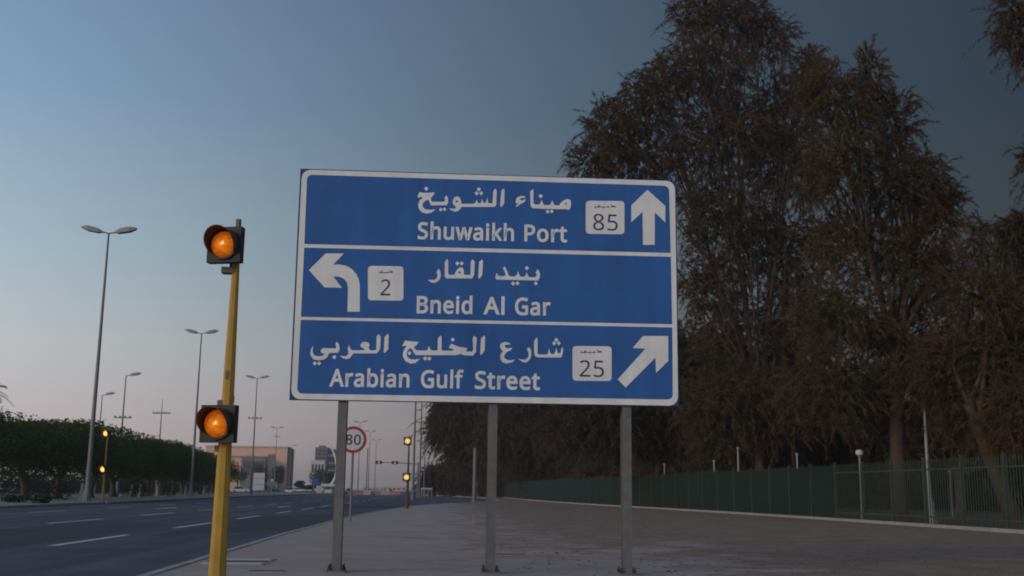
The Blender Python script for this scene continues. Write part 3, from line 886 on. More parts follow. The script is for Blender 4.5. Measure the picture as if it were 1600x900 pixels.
for q, a in along(FL, .19):
    if q.y < SPLIT + 30 and npick < 290:
        link('picket', pick, fence, q - FO + Vector((0, 0, .1)), a); npick += 1
posts = along(FL, 3.04)
for i, (q, a) in enumerate(posts):
    link('post', postm, fence, q - FO + Vector((0, 0, .1)), a)
    if i + 1 < len(posts):
        r, _ = posts[i + 1]; mid = (q + r) / 2 - FO; L = (r - q).length - .11; an = math.atan2((r - q).y, (r - q).x)
        for z in (.30, FENCE_H - .52):
            MB().box((mid.x, mid.y, z + .1), (L, .045, .06), an).build('rail', M['green'], fence)
        if q.y > SPLIT - 1:
            # netting sags a little between the posts
            b = MB(); n = 6; vs = []; fs = []
            dr = (r - q).normalized(); nr = Vector((dr.y, -dr.x, 0))
            for k in range(n + 1):
                tt = k / n
                for j in range(5):
                    bulge = .03 + .03 * math.sin(PI * tt) * math.sin(PI * j / 4) * random.uniform(.4, 1)
                    zt = .05 + (FENCE_H - .10 - (.06 + .05 * random.random()) * math.sin(PI * tt)) * j / 4
                    vs.append(q + dr * ((r - q).length * tt) - FO - nr * (bulge + .012) + Vector((0, 0, .1 + zt)))
            for k in range(n):
                for j in range(4): fs.append((k * 5 + j, k * 5 + 5 + j, k * 5 + 6 + j, k * 5 + 1 + j))
            b.add(vs, fs).build('netting', M['greenmesh'], fence)
pl = MB()
for (a, b) in zip(FL[:-1], FL[1:]):
    a, b = Vector((*a, 0)), Vector((*b, 0)); mid = (a + b) / 2
    pl.box((mid.x - .06, mid.y, .16), ((b - a).length, .42, .13), math.atan2((b - a).y, (b - a).x))
o = pl.build('fence_plinth', M['concrete']); o['kind'] = 'structure'; o['label'] = 'low pale concrete plinth along the foot of the park fence'
sheet('park_ground', [(x + .2, y) for x, y in FL] + [(220, 205), (220, 26)], .108, M['soil'], 'dark earth of the park behind the fence')
sheet('far_park_ground', [(12.8, 205), (220, 205), (220, 700), (14, 700)], .107, M['soil'])

# park lamps behind the fence
def park_lamp(base, top, Y, label, kind):
    b = at(base[0], base[1], Y); tp = at(top[0], top[1], Y)
    t = thing('park_lamp', label, 'lamp post', (b.x, Y, .108), 0, 'posts and lamps inside the park')
    H = tp.z - .108
    if kind == 'globe':
        MB().tube([(0, 0, 0), (0, 0, .25), (0, 0, .3), (0, 0, H - .3)], [.11, .11, .055, .045], 8).build('pole', M['parkpost'], t)
        MB().lathe([(.07, H - .3), (.17, H - .24), (.2, H - .12), (.16, H - .02), (.05, H + .03)], n=14).build('globe', M['globe'], t, True)
        MB().lathe([(.10, H - .33), (.10, H - .29)], n=10).build('collar', M['parkpost'], t)
    elif kind == 'tall':
        MB().tube([(0, 0, 0), (0, 0, H * .45), (0, 0, H)], [.15, .085, .05], 8).build('pole', M['parkpost'], t)
        MB().lathe([(.30, 0), (.25, .5), (.16, 1.2)], n=8).build('base_sleeve', M['parkpost'], t)
        MB().tube([(0, 0, H - .1), (-.3, 0, H + .35), (-.7, 0, H + .55)], .04, 6).build('arm', M['parkpost'], t)
        lamp_head(MB(), -1, H + .5, .45, .42, .1).build('lamp_head', M['signalgrey'], t)
    else:
        MB().tube([(0, 0, 0), (0, 0, H)], [.06, .05], 8).build('pole', M['parkpost'], t)
        MB().lathe([(.08, H), (.10, H + .06), (.06, H + .14)], n=8).build('cap', M['parkpost'], t)
park_lamp((1347, 800), (1345, 703), 54, 'slim park post with a pale globe lamp behind the picket fence', 'globe')
park_lamp((1453, 795), (1446, 640), 50, 'tall pale lamp post with flared base behind the picket fence', 'tall')
park_lamp((1487, 795), (1485, 738), 62, 'short pale post right of the tall park lamp behind the fence', 'post')
park_lamp((1248, 790), (1247, 712), 60.5, 'pale post rising over the netted fence, nearest the open pickets', 'post')
park_lamp((1155, 785), (1154, 702), 69.5, 'pale post standing highest over the middle of the netted fence', 'post')
park_lamp((1117, 785), (1117, 722), 75, 'short pale post just above the netted fence, right of low stub', 'post')
park_lamp((1039, 785), (1039, 727), 85, 'low pale stub above the netted fence beside the right sign post', 'post')

# ------------------------------------------------------------------ vegetation
def np_mesh(name, v, nper, m):
    nf = len(v) // nper
    me = bpy.data.meshes.new(name)
    me.vertices.add(len(v)); me.vertices.foreach_set('co', v.astype(np.float32).ravel())
    me.loops.add(len(v)); me.loops.foreach_set('vertex_index', np.arange(len(v), dtype=np.int32))
    me.polygons.add(nf)
    me.polygons.foreach_set('loop_start', np.arange(0, len(v), nper, dtype=np.int32))
    me.update(calc_edges=True)
    me.materials.append(m)
    return me
def unit(a): return a / np.maximum(np.linalg.norm(a, axis=-1, keepdims=True), 1e-9)
def plumes(base, dirn, L, K, lw, ll, droop, rng):
    """feathery shoots: a drooping axis with many fine leaflets; returns triangle vertices"""
    N = len(base)
    t = rng.random((N, K)) ** .8
    ax = base[:, None] + dirn[:, None] * (L[:, None] * t)[..., None]
    ax[..., 2] -= (droop * L)[:, None] * t ** 2
    tan = np.repeat(dirn[:, None], K, 1).copy()
    tan[..., 2] -= 2 * droop[:, None] * t
    d = unit(unit(tan) + rng.normal(0, .55, (N, K, 3)) + np.array([0, 0, -.15]))
    l = ll * rng.uniform(.6, 1.3, (N, K, 1))
    side = unit(np.cross(d, rng.normal(0, 1, (N, K, 3)))) * (lw * rng.uniform(.6, 1.2, (N, K, 1)))
    tri = np.stack([ax - side, ax + side, ax + d * l], 2)
    # the shoot's own stem
    e = base + dirn * L[:, None]; e[:, 2] -= droop * L
    s = unit(np.cross(dirn, rng.normal(0, 1, (N, 3)))) * .02
    st = np.stack([base - s, base + s, e], 1)
    return np.concatenate([tri.reshape(-1, 3), st.reshape(-1, 3)])
def lobe_points(c, r, n, rng, shell=.55):
    d = unit(rng.normal(0, 1, (n, 3)))
    rr = (shell + (1 - shell) * rng.random((n, 1))) ** 1.0
    rr = np.where(rng.random((n, 1)) < .3, rng.random((n, 1)) ** .5, rr)
    return c + d * rr * r * .92, d
def bez(a, b, c, n=6):
    return [(a * (1 - t) ** 2 + b * 2 * t * (1 - t) + c * t * t) for t in [i / n for i in range(n + 1)]]

def tamarisk(label, base_px, Y, lobes, density=1.0, fork=.28, m='tamarisk', lean=0.0, trunk_r=.42, leaf=(.023, .30), seed=1, group='tamarisk trees inside the park', zmin=1.0):
    rng = np.random.default_rng(seed); rnd = random.Random(seed)
    b = at(base_px, 790, Y); b.z = .1
    t = thing('tamarisk_tree', label, 'tree', b, 0, group)
    O = Vector(b)
    s = Y / FPX * 1.03
    tr = MB()
    H = max(at(px, py, Y).z for px, py, *_ in lobes)
    fk = Vector((lean, 0, H * fork))
    wob = Vector((lean * .35 + rnd.uniform(-.3, .3), rnd.uniform(-.3, .3), H * fork * .5))
    tr.tube(bez(Vector((0, 0, -.1)), wob, fk, 8), [trunk_r * (1.25 if i == 0 else 1 - .045 * i) for i in range(9)], 10)
    tr.tube([Vector((0, 0, -.05)), Vector((0, 0, .35))], [trunk_r * 1.7, trunk_r * 1.0], 10)
    tr.build('trunk', M['barkred'], t, True)
    tris = []; lb = MB()
    for li, (px, py, rx, ry, dy) in enumerate(lobes):
        c = at(px, py, Y + dy) - O
        r = np.array([rx * s, min(rx, ry) * s * .9, ry * s])
        mid = Vector((fk.x + (c.x - fk.x) * .45, fk.y + (c.y - fk.y) * .4, fk.z + (c.z - fk.z) * rnd.uniform(.35, .75) + .6)) + Vector((rnd.uniform(-1.2, 1.2), rnd.uniform(-1, 1), 0))
        path = bez(fk * rnd.uniform(.75, 1.0), mid, c + Vector((0, 0, float(r[2]) * .35)), 7)
        r0 = trunk_r * rnd.uniform(.22, .38)
        lb.tube(path, [r0 * (1 - .115 * i) for i in range(8)], 7)
        vol = max(.4, float(r[0] * r[2]))
        nb = int(8 + vol * .6)
        for k in range(nb):
            st = path[rnd.randint(3, 7)]
            dv = Vector(unit(rng.normal(0, 1, 3)).tolist()); dv.z = abs(dv.z) * .8 + .05
            en = Vector((c.x + dv.x * float(r[0]) * .9, c.y + dv.y * float(r[1]) * .9, c.z + dv.z * float(r[2]) * .9 - float(r[2]) * .15))
            lb.tube(bez(st, (st + en) / 2 + Vector((0, 0, .35)), en, 4), [.07, .055, .04, .03, .012], 4, False)
        n = int(density * (70 + vol * 44))
        p, d = lobe_points(np.array(c), r, n, rng)
        # tatter the outline: drop shoots inside random pockets
        pk = np.array(c) + unit(rng.normal(0, 1, (9, 3))) * r * 1.0; pr = rng.uniform(.2, .46, 9)
        keep = np.ones(n, bool)
        for q, w_ in zip(pk, pr): keep &= np.linalg.norm((p - q) / r, axis=1) > w_
        p, d = p[keep], d[keep]
        k2 = p[:, 2] > zmin
        p, d = p[k2], d[k2]
        n = len(p)
        dr = unit(d * .8 + np.array([0, 0, .45]) + rng.normal(0, .4, (n, 3)))
        L = rng.uniform(.5, 1.25, n) * np.where(rng.random(n) < .14, 1.6, 1.0) * (leaf[1] / .30)
        tris.append(plumes(p, dr, L, 46, leaf[0] * .74, leaf[1] * .82, rng.uniform(.15, 1.0, n), rng))
        # dense twiggy heart of the clump
        nc = int(density * vol * 20)
        q = np.array(c) + unit(rng.normal(0, 1, (nc, 3))) * (rng.random((nc, 1)) ** .45) * r * .80
        q = q[q[:, 2] > zmin]; nc = len(q)
        if nc:
            tris.append(plumes(q, unit(rng.normal(0, 1, (nc, 3)) + np.array([0, 0, .3])), rng.uniform(.5, 1.1, nc) * (leaf[1] / .30), 26, leaf[0] * 1.5, leaf[1] * 1.0, rng.uniform(.2, .9, nc), rng))
    lb.build('limbs', M['barkred'], t, True)
    link('crown', np_mesh('crown', np.concatenate(tris), 3, M[m]), t)
    return t

tamarisk('tallest brown-green tamarisk tree directly behind the right end of the blue sign', 1190, 78, [
    (1085, 25, 45, 50, 0), (1150, 20, 60, 60, 1), (1110, 110, 85, 60, -1), (1200, 60, 45, 50, 1), (1035, 130, 45, 50, 0), (1000, 170, 50, 55, 1),
    (950, 200, 45, 45, 0), (925, 250, 40, 38, -1), (1010, 250, 85, 50, 1), (1130, 210, 110, 75, 0), (1230, 170, 60, 75, 1), (1265, 110, 25, 45, 0), (1240, 260, 90, 70, 2),
    (1130, 330, 90, 70, 0), (1230, 380, 90, 80, 2), (1110, 440, 60, 70, 1), (1160, 540, 90, 80, 2), (1250, 500, 80, 80, 1), (1190, 615, 80, 50, -1), (1120, 630, 70, 50, 0), (1210, 668, 70, 36, 0), (1130, 680, 60, 30, 0), (1280, 630, 70, 46, 0)], seed=3, fork=.22, trunk_r=.42, leaf=(.031, .38), density=.75)
tamarisk('tall tamarisk with a pointed crown, standing over the picket fence', 1405, 52, [
    (1358, 118, 26, 55, 0), (1335, 180, 45, 50, 0), (1395, 190, 40, 60, 1), (1300, 135, 24, 48, 0), (1268, 150, 22, 45, 1), (1310, 260, 70, 65, -1), (1400, 280, 65, 70, 0), (1450, 290, 35, 70, 1), (1475, 330, 28, 60, 0),
    (1340, 380, 85, 70, 1), (1430, 400, 65, 65, 0), (1480, 430, 35, 55, 0), (1320, 500, 90, 70, 0), (1420, 520, 80, 70, 1), (1300, 610, 90, 60, 0), (1390, 620, 80, 50, 2), (1450, 590, 55, 45, -2)], seed=5, fork=.36, trunk_r=.42, lean=.2)
tamarisk('lower tamarisk with a slanting trunk at the right edge of the picket fence', 1588, 48, [
    (1535, 385, 17, 40, 0), (1530, 470, 55, 55, 0), (1590, 450, 60, 60, 1), (1560, 560, 80, 70, 0), (1480, 560, 60, 60, 1), (1640, 520, 70, 80, 0), (1500, 640, 60, 45, 1), (1590, 650, 60, 45, -2), (1640, 640, 60, 60, -2)], seed=8, fork=.42, trunk_r=.40, lean=-1.9)
tamarisk('dark tree at the right picture edge with a high overhanging bough', 1750, 40, [
    (1600, 20, 45, 45, 0), (1585, 60, 26, 30, 0), (1640, 90, 40, 40, 0), (1690, 40, 90, 90, 1), (1700, 250, 80, 120, 1), (1625, 250, 16, 40, 0), (1597, 352, 24, 6, 0), (1590, 371, 36, 7, 0), (1602, 394, 38, 8, 0), (1660, 385, 60, 28, 0), (1700, 420, 90, 80, 0)], seed=13, fork=.3, m='tamarisk2', trunk_r=.38)
tamarisk('broad tamarisk with low drooping foliage under the right end of the sign', 1030, 88, [
    (930, 560, 80, 60, 0), (1010, 560, 80, 70, 1), (1090, 560, 80, 60, 0), (960, 640, 90, 55, -1), (1060, 650, 90, 55, 0), (900, 670, 60, 45, 1), (1110, 685, 60, 35, 0), (990, 690, 70, 35, 0)], seed=21, fork=.3, leaf=(.034, .42), m='tamarisk2', density=.8)
tamarisk('tamarisk seen below the sign between middle and right posts', 885, 165, [
    (810, 590, 70, 50, 0), (880, 600, 70, 60, 1), (830, 670, 75, 45, 0), (900, 680, 60, 40, 1), (780, 690, 40, 35, 0), (850, 715, 70, 25, 0)], seed=23, fork=.25, leaf=(.062, .7), density=.4)
tamarisk('tamarisk whose tattered left edge shows left of the middle sign post', 768, 200, [
    (715, 630, 40, 42, 0), (750, 620, 50, 50, 1), (705, 675, 34, 34, 0), (755, 675, 48, 40, 1), (790, 650, 45, 50, 0), (735, 712, 36, 24, 0), (685, 672, 15, 22, 0), (690, 640, 14, 20, 0), (775, 720, 40, 24, 0)], seed=27, fork=.25, leaf=(.07, .75), density=.42)
tamarisk('shadowy tamarisk deeper in the park behind the netted fence', 1230, 84, [
    (1180, 640, 80, 60, 0), (1260, 600, 80, 70, 0), (1250, 690, 80, 45, 1), (1150, 710, 70, 40, 0), (1320, 680, 70, 50, 1), (1210, 735, 90, 25, 2)], seed=31, fork=.3, leaf=(.034, .42), m='tamarisk2', density=.8)
tamarisk('shadowy tamarisk deeper in the park behind the open pickets', 1500, 80, [
    (1430, 600, 80, 70, 0), (1530, 580, 80, 80, 0), (1480, 680, 80, 45, 1), (1580, 670, 80, 55, 1), (1390, 700, 60, 40, 1), (1640, 620, 80, 90, 0), (1540, 725, 80, 30, 2), (1660, 720, 60, 40, 2)], seed=37, fork=.3, leaf=(.034, .42), m='tamarisk2', density=.8)
tamarisk('small tamarisk far along the fence beside the distant kiosk', 705, 240, [
    (705, 742, 28, 18, 0), (730, 738, 30, 22, 0), (680, 745, 18, 15, 0), (755, 745, 24, 18, 0), (668, 752, 9, 9, 0)], seed=41, fork=.2, leaf=(.10, .7), density=.5, zmin=.6)

def thicket(px, Y, rx, top, label, seed):
    z = at(px, top, Y).z; s = Y / FPX * 1.03
    tamarisk(label, px, Y, [(px + dx * rx, 772 - (772 - top) * fz, rx * .55, (772 - top) * .30, dy) for dx, fz, dy in
             ((-.7, .08, -1), (-.2, .08, -1), (.3, .08, -1), (.8, .08, -1), (-.6, .3, 0), (0, .3, -2), (.6, .3, 0), (-.5, .68, 1), (.1, .72, 0), (.6, .66, 1))], seed=seed, fork=.15, m='tamarisk2', leaf=(.0005 * Y, .0055 * Y), density=min(.4, .4 * (120 / Y) ** 1.5), group='dense thicket deep in the park', trunk_r=.25, zmin=.2)
thicket(1105, 118, 95, 640, 'dense dark thicket deep in the park left of the netted fence middle', 211)
thicket(1260, 112, 95, 630, 'dense dark thicket deep in the park behind the netted fence end', 212)
thicket(1400, 104, 90, 620, 'dense dark thicket deep in the park behind the globe lamp', 213)
thicket(1530, 100, 90, 620, 'dense dark thicket deep in the park behind the short pale post', 214)
thicket(1650, 96, 90, 600, 'dense dark thicket deep in the park at the right picture edge', 215)
thicket(800, 255, 45, 700, 'dense dark thicket at the far end of the netted fence', 217)
thicket(870, 215, 60, 690, 'dense dark thicket behind the far stretch of the netted fence', 218)
thicket(735, 300, 40, 715, 'dense dark thicket beyond the white cabinet', 219)
thicket(980, 150, 70, 665, 'dense dark thicket deep in the park left of the right sign post', 216)

def leaf_cloud(centers, radii, n, size, rng, flat=False, up=.3):
    out = []
    for c, r in zip(centers, radii):
        k = int(n * r[0] * r[2])
        d = unit(rng.normal(0, 1, (k, 3)))
        rr = np.where(rng.random((k, 1)) < .75, .82 + .22 * rng.random((k, 1)), rng.random((k, 1)))
        if flat:   # superellipsoid: clipped, boxy outline
            e = (np.abs(d) ** 4).sum(1, keepdims=True) ** .25
            d2 = d / e
        else: d2 = d
        p = np.array(c) + d2 * rr * np.array(r) + rng.normal(0, .05, (k, 3))
        nr = unit(d + rng.normal(0, .7, (k, 3)))
        a = unit(np.cross(nr, rng.normal(0, 1, (k, 3)))); b = np.cross(nr, a)
        s = size * rng.uniform(.6, 1.3, (k, 1))
        out.append(np.stack([p - a * s, p - b * s * .55, p + a * s, p + b * s * .55], 1).reshape(-1, 3))
    return np.concatenate(out)

# clipped trees on the median: crown sheared flat, short twisted trunk
def median_tree_meshes(seed, n=330):
    rng = np.random.default_rng(seed); rnd = random.Random(seed)
    cs, rs = [], []
    for k in range(7):
        cs.append((rnd.uniform(-1.7, 1.7), rnd.uniform(-2.2, 2.2), 4.25 + rnd.uniform(-.35, .5))); rs.append((1.8, 2.0, 1.6 + rnd.uniform(-.2, .25)))
    cs.append((0, 0, 4.0)); rs.append((3.1, 3.5, 2.1))
    crown = np_mesh('crown', leaf_cloud(cs, rs, n * 1.5, .115, rng, True), 4, M['hedge'])
    tr = MB()
    for k in range(rnd.choice((1, 2, 2))):
        a = rnd.uniform(0, 6.28); o = Vector((math.cos(a) * .2 * k, math.sin(a) * .2 * k, 0))
        tr.tube(bez(o, o + Vector((rnd.uniform(-.4, .4), rnd.uniform(-.3, .3), 1.3)), o + Vector((math.cos(a) * .8, math.sin(a) * .8, 3.2)), 6), [.30, .24, .21, .19, .17, .14, .10], 8)
    for k in range(5):
        a = rnd.uniform(0, 6.28)
        tr.tube(bez(Vector((0, 0, 1.5)), Vector((math.cos(a) * .8, math.sin(a) * .8, 2.2)), Vector((math.cos(a) * 2, math.sin(a) * 2, 3.6)), 5), [.13, .11, .09, .07, .05, .03], 6)
    tr.tube([Vector((0, 0, -.05)), Vector((0, 0, .3))], [.45, .28], 8)
    return crown, tr.mesh('trunk', M['bark'], True)
MT = [median_tree_meshes(s) for s in (101, 102, 103, 104)]
med_x0, med_x1 = at(0, 776, 84), at(330, 768, 195)
NT = 15
words = ['first', 'second', 'third', 'fourth', 'fifth', 'sixth', 'seventh', 'eighth', 'ninth', 'tenth', 'eleventh', 'twelfth', 'thirteenth', 'fourteenth', 'fifteenth', 'sixteenth']
row = [(-44, 80), (38, 88), (90, 95), (140, 104), (178, 114), (208, 124), (232, 134), (252, 144), (270, 155), (285, 166), (299, 178), (311, 190), (322, 203), (331, 217)]
for i, (px, Y) in enumerate(row):
    Y *= 1.08
    x = at(px, 765, Y).x
    vis = i
    t = thing('median_tree', f'clipped dark green median tree with flat-topped crown, {words[i]} from the left edge' if i else 'clipped dark green median tree cut off by the left picture edge', 'tree', (x, Y, .13), random.uniform(0, 6.28), 'clipped trees on the median')
    sc = 1.14 + random.uniform(-.06, .07)
    t.scale = (sc * 1.18, sc * 1.18, sc * .95)
    c_, k_ = MT[i % 4]
    link('crown', c_, t); link('trunk', k_, t)

def shrub(px, Y, w, h, label, m='bush', group='low shrubs on the median', zb=.13, n=420, size=.09, seed=1, dx=None):
    rng = np.random.default_rng(seed)
    x = at(px, 770, Y).x if dx is None else dx
    t = thing('shrub', label, 'shrub', (x, Y, zb), 0, group)
    cs = [(rng.uniform(-.4, .4) * w, rng.uniform(-.3, .3) * w, h * rng.uniform(.4, .6)) for _ in range(4)]
    rs = [(w * .45, w * .45, h * .5)] * 4
    link('foliage', np_mesh('foliage', leaf_cloud(cs, rs, n / max(.3, w * h) * 1.4, size, rng), 4, M[m]), t)
    s = MB()
    for k in range(5):
        a = k * 1.3; s.tube([(0, 0, -.03), (math.cos(a) * w * .25, math.sin(a) * w * .25, h * .55)], [.03, .012], 5)
    s.build('stems', M['bark'], t)
shrub(88, 92, 1.9, 1.5, 'round dark shrub at the foot of the third median tree', seed=51)
shrub(22, 76, 1.0, .45, 'low dry tuft on the median near the left picture edge', seed=52)
shrub(62, 74, 1.2, .6, 'low dark shrub by the median kerb near the left', seed=53)
shrub(205, 120, 1.8, 1.6, 'dark shrub right of the median beacon pole', seed=54)
shrub(226, 128, 1.6, 1.4, 'second dark shrub right of the median beacon pole', seed=55)
shrub(262, 140, 1.8, 1.5, 'dark shrub among the trunks left of the near yellow pole', seed=56)
shrub(312, 178, 2.0, 1.8, 'dark shrub at the median end beside the near yellow pole', seed=57)
# dark clipped hedge on the far side of the second carriageway
rng = np.random.default_rng(61)
hg = thing('hedge', 'long dark hedge seen between the trunks behind the median trees', 'hedge', (-64, 150, 0))
cs = [(rng.uniform(-1, 1), y - 150 + rng.uniform(-1, 1), 1.4 + rng.uniform(-.2, .3)) for y in np.arange(90, 330, 3.2)]
link('foliage', np_mesh('foliage', leaf_cloud(cs, [(1.8, 2.6, 1.5)] * len(cs), 260, .2, rng, True), 4, M['bush']), hg)
# pale concrete marker stones between the trunks
ms = MB().lathe([(.24, 0), (.20, .7), (.12, 1.25), (.03, 1.4)], n=8).mesh('marker_stone', M['concrete'], True)
for i, px in enumerate((128, 205, 219, 236, 246, 290, 318)):
    Y = 90 + (px - 128) * .42
    o = link('marker_stone', ms, None, (at(px, 775, Y).x, Y, .13), i)
    tag(o, ['pale concrete marker stone at the foot of the tallest street light', 'pale concrete marker stone first right of the median beacon pole', 'pale concrete marker stone second right of the median beacon pole',
            'pale concrete marker stone third right of the median beacon pole', 'pale concrete marker stone fourth right of the median beacon pole', 'pale concrete marker stone left of the near yellow pole', 'pale concrete marker stone nearest the near yellow pole'][i], 'marker stone', 'marker stones on the median')

# palm at the left edge
def palm(px, py, Y, label, seed=1):
    rnd = random.Random(seed)
    c = at(px, py, Y)
    t = thing('palm_tree', label, 'palm', (c.x, Y, 0))
    MB().tube([(0, 0, 0), (.1, 0, c.z * .5), (0, 0, c.z)], [.32, .24, .2], 9).build('trunk', M['bark'], t)
    for k in range(22):
        a = rnd.uniform(0, 6.28); el = rnd.uniform(-.5, 1.1); L = rnd.uniform(2.3, 3.1)
        d = Vector((math.cos(a) * math.cos(el), math.sin(a) * math.cos(el), math.sin(el)))
        m = MB(); pts = [Vector((0, 0, c.z)) + d * (L * s / 8) + Vector((0, 0, -1.5 * (s / 8) ** 2)) for s in range(9)]
        m.tube(pts, [.05, .045, .04, .035, .03, .025, .02, .015, .008], 4)
        sd = d.cross(Vector((0, 0, 1))).normalized()
        for s in range(1, 9):
            for j in (0, .5):
                p = pts[s - 1].lerp(pts[s], j); l = .75 * (1 - abs(s - 4) / 8)
                tn = (pts[s] - pts[s - 1]).normalized()
                for sg in (-1, 1):
                    tip = p + (sd * sg + tn * .7).normalized() * l + Vector((0, 0, -.18))
                    m.add([p - tn * .04, p + tn * .04, tip], [(0, 1, 2)])
        m.build('frond', M['palm'], t)
palm(-17, 612, 120, 'palm fronds reaching in at the left picture edge')

# ------------------------------------------------------------------ far buildings and roadside things
def block(parent, name, x0, x1, y0, y1, z0, z1, m):
    return MB().box(((x0 + x1) / 2, (y0 + y1) / 2, (z0 + z1) / 2), (abs(x1 - x0), abs(y1 - y0), z1 - z0)).build(name, m, parent)
Y = 520
def X(px, y=Y): return at(px, 762, y).x
def Z(px, py, y=Y): return at(px, py, y).z
b = thing('building', 'large peach-walled building with grey lower wing behind the yellow pole', 'building', (X(400), Y, 0))
ox = X(400)
block(b, 'wall', X(318) - ox, X(446) - ox, 0, 14, 0, Z(400, 699), M['peach'])
block(b, 'parapet', X(317) - ox, X(447) - ox, -.5, 14.5, Z(400, 699) + .002, Z(400, 697), M['peach2'])
block(b, 'side_wing', X(446.3) - ox, X(450) - ox, 4, 16, 0, Z(449, 700), M['greywall'])
block(b, 'ledge', X(318) - ox, X(424) - ox, -1.2, -.02, Z(400, 713.5), Z(400, 711.5), M['peach2'])
block(b, 'lower_wing', X(384) - ox, X(421) - ox, -16, -1.3, 0, Z(400, 716), M['greywall'])
block(b, 'lower_wing', X(421.5) - ox, X(441) - ox, -10, -1.4, 0, Z(430, 727), M['peach2'])
for k in range(9):
    xx = X(388 + k * 3.6) - ox
    block(b, 'window', xx, xx + .75, -16.12, -16.02, Z(400, 733), Z(400, 722), M['towerglass'])
for k in range(6):
    xx = X(427 + k * 2.3) - ox
    block(b, 'window', xx, xx + .35, -10.1, -10.02, Z(430, 740), Z(430, 731), M['towerglass'])
Y2 = 620
b = thing('building', 'grey banded office tower with white front block behind curved white arch', 'building', (X(506, Y2), Y2, 0)); ox = X(506, Y2)
zt = Z(505, 699, Y2)
block(b, 'tower', X(490, Y2) - ox, X(509.5, Y2) - ox, 0, 26, 0, zt, M['tower'])
block(b, 'tower', X(509.7, Y2) - ox, X(527, Y2) - ox, 3, 30, 0, zt - .8, M['tower'])
for k in range(12):
    z = zt - 1.3 - k * 2.05
    if z < 3: break
    block(b, 'window_band', X(490.6, Y2) - ox, X(509, Y2) - ox, -.2, -.03, z - .95, z, M['towerglass'])
    block(b, 'window_band', X(510.2, Y2) - ox, X(526.5, Y2) - ox, 2.75, 2.96, z - 1.5, z - .6, M['bwhite'] if k % 2 else M['towerglass'])
block(b, 'front_block', X(486, Y2) - ox, X(508.5, Y2) - ox, -9, -.4, 0, Z(497, 720, Y2), M['bwhite'])
block(b, 'roof_plant', X(494, Y2) - ox, X(503, Y2) - ox, 4, 14, zt + .004, zt + 1.2, M['greywall'])
for k in range(4):
    block(b, 'window', X(488.5 + k * 5, Y2) - ox, X(491.5 + k * 5, Y2) - ox, -9.15, -9.02, Z(497, 738, Y2), Z(497, 726, Y2), M['towerglass'])
Y3 = 420
b = thing('building', 'peach rooftop showing above the median trees', 'building', (X(213, Y3), Y3, 0)); ox = X(213, Y3)
block(b, 'wall', X(202, Y3) - ox, X(220, Y3) - ox, 0, 14, 0, Z(213, 684, Y3), M['peach'])
block(b, 'side_wing', X(220.3, Y3) - ox, X(236, Y3) - ox, 1, 14, 0, Z(228, 684.5, Y3), M['greywall'])
block(b, 'stair_tower', X(216, Y3) - ox, X(219, Y3) - ox, 2, 6, Z(213, 684, Y3) + .004, Z(213, 681.5, Y3), M['peach2'])
for k in range(5):
    block(b, 'window', X(204 + k * 3, Y3) - ox, X(205.4 + k * 3, Y3) - ox, -.12, -.02, Z(213, 692, Y3), Z(213, 688, Y3), M['towerglass'])
# curved white arch
Y4 = 330
pts = [at(*q, Y4) for q in ((511, 690), (516, 697), (521, 706), (524.5, 716), (526, 726), (525.8, 737), (524, 746), (520, 754), (514, 759.5))]
o0 = Vector((pts[-1].x, Y4, 0))
t = thing('arch_sculpture', 'slender curved white arch left of the left sign post', 'sculpture', o0)
MB().tube([p - o0 for p in pts], [.10, .2, .27, .33, .37, .38, .38, .38, .38], 10).build('arch', M['archwhite'], t, True)
block(t, 'footing', -1.2, 1.2, -.8, .8, 0, 1.1, M['bwhite'])

def panel_sign(px0, px1, py0, py1, Y, label, m, posts=(.3, .7), name='billboard', cap=None, base_y=None, frames=0):
    a, c = at(px0, py1, Y), at(px1, py0, Y)
    t = thing(name, label, 'sign board', ((a.x + c.x) / 2, Y, 0)); w = c.x - a.x
    p = MB().box((0, 0, (a.z + c.z) / 2), (w, .25, c.z - a.z)).build('panel', m, t)
    if cap: MB().box((0, 0, c.z + .3), (w * .98, .5, .55)).build('cap', cap, t)
    for q in posts: MB().tube([(w * (q - .5), .2, 0), (w * (q - .5), .2, a.z + .3)], .16, 6).build('post', M['lamp_steel'], t)
    for k in range(frames): MB().box((0, -.15, a.z + (c.z - a.z) * (k + 1) / (frames + 1)), (w, .06, .12)).build('frame_bar', M['lamp_steel'], t)
panel_sign(395, 414, 739, 766, 300, 'large pale billboard panel with crossbars beside the road', M['panelwhite'], (.15, .85), frames=2)
panel_sign(417.5, 430, 713, 728, 300, 'small pale sign board with dark cap on a tall twin post', M['greywall'], (.35, .65), cap=M['barrier_r'])
panel_sign(386, 398, 712, 715.5, 320, 'narrow dark red sign bar on tall post in front of peach building', M['barrier_r'], (.5,))
panel_sign(487, 498, 748, 758, 260, 'small blue road sign in the distance left of the left sign post', M['signblue2'], (.3, .75))
panel_sign(502, 523, 756, 760, 300, 'long low white and red sign board at the foot of the arch', M['bwhite'], (.2, .8))
panel_sign(494, 503, 759, 770, 240, 'small pale utility panel below the blue sign', M['panelwhite'], (.5,))
panel_sign(658, 676, 762.5, 764.5, 210, 'low white gate bar on posts beyond the slim beacon pole', M['kiosk'], (.05, .35, .65, .95))
# far slim signal
p = ground_at(453, 771, 0)
t = thing('pedestrian_signal', 'tiny distant black and white signal on the far road edge', 'traffic signal', (p.x, 255, 0))
z = at(453, 749, 255).z
MB().tube([(0, 0, 0), (0, 0, z)], .09, 6).build('pole', M['lamp_steel'], t)
MB().box((0, -.1, z + .15), (.55, .3, .95)).build('signal_head', M['black'], t)
MB().box((0, -.28, z - .25), (.45, .05, .55)).build('white_plate', M['sg_white'], t)

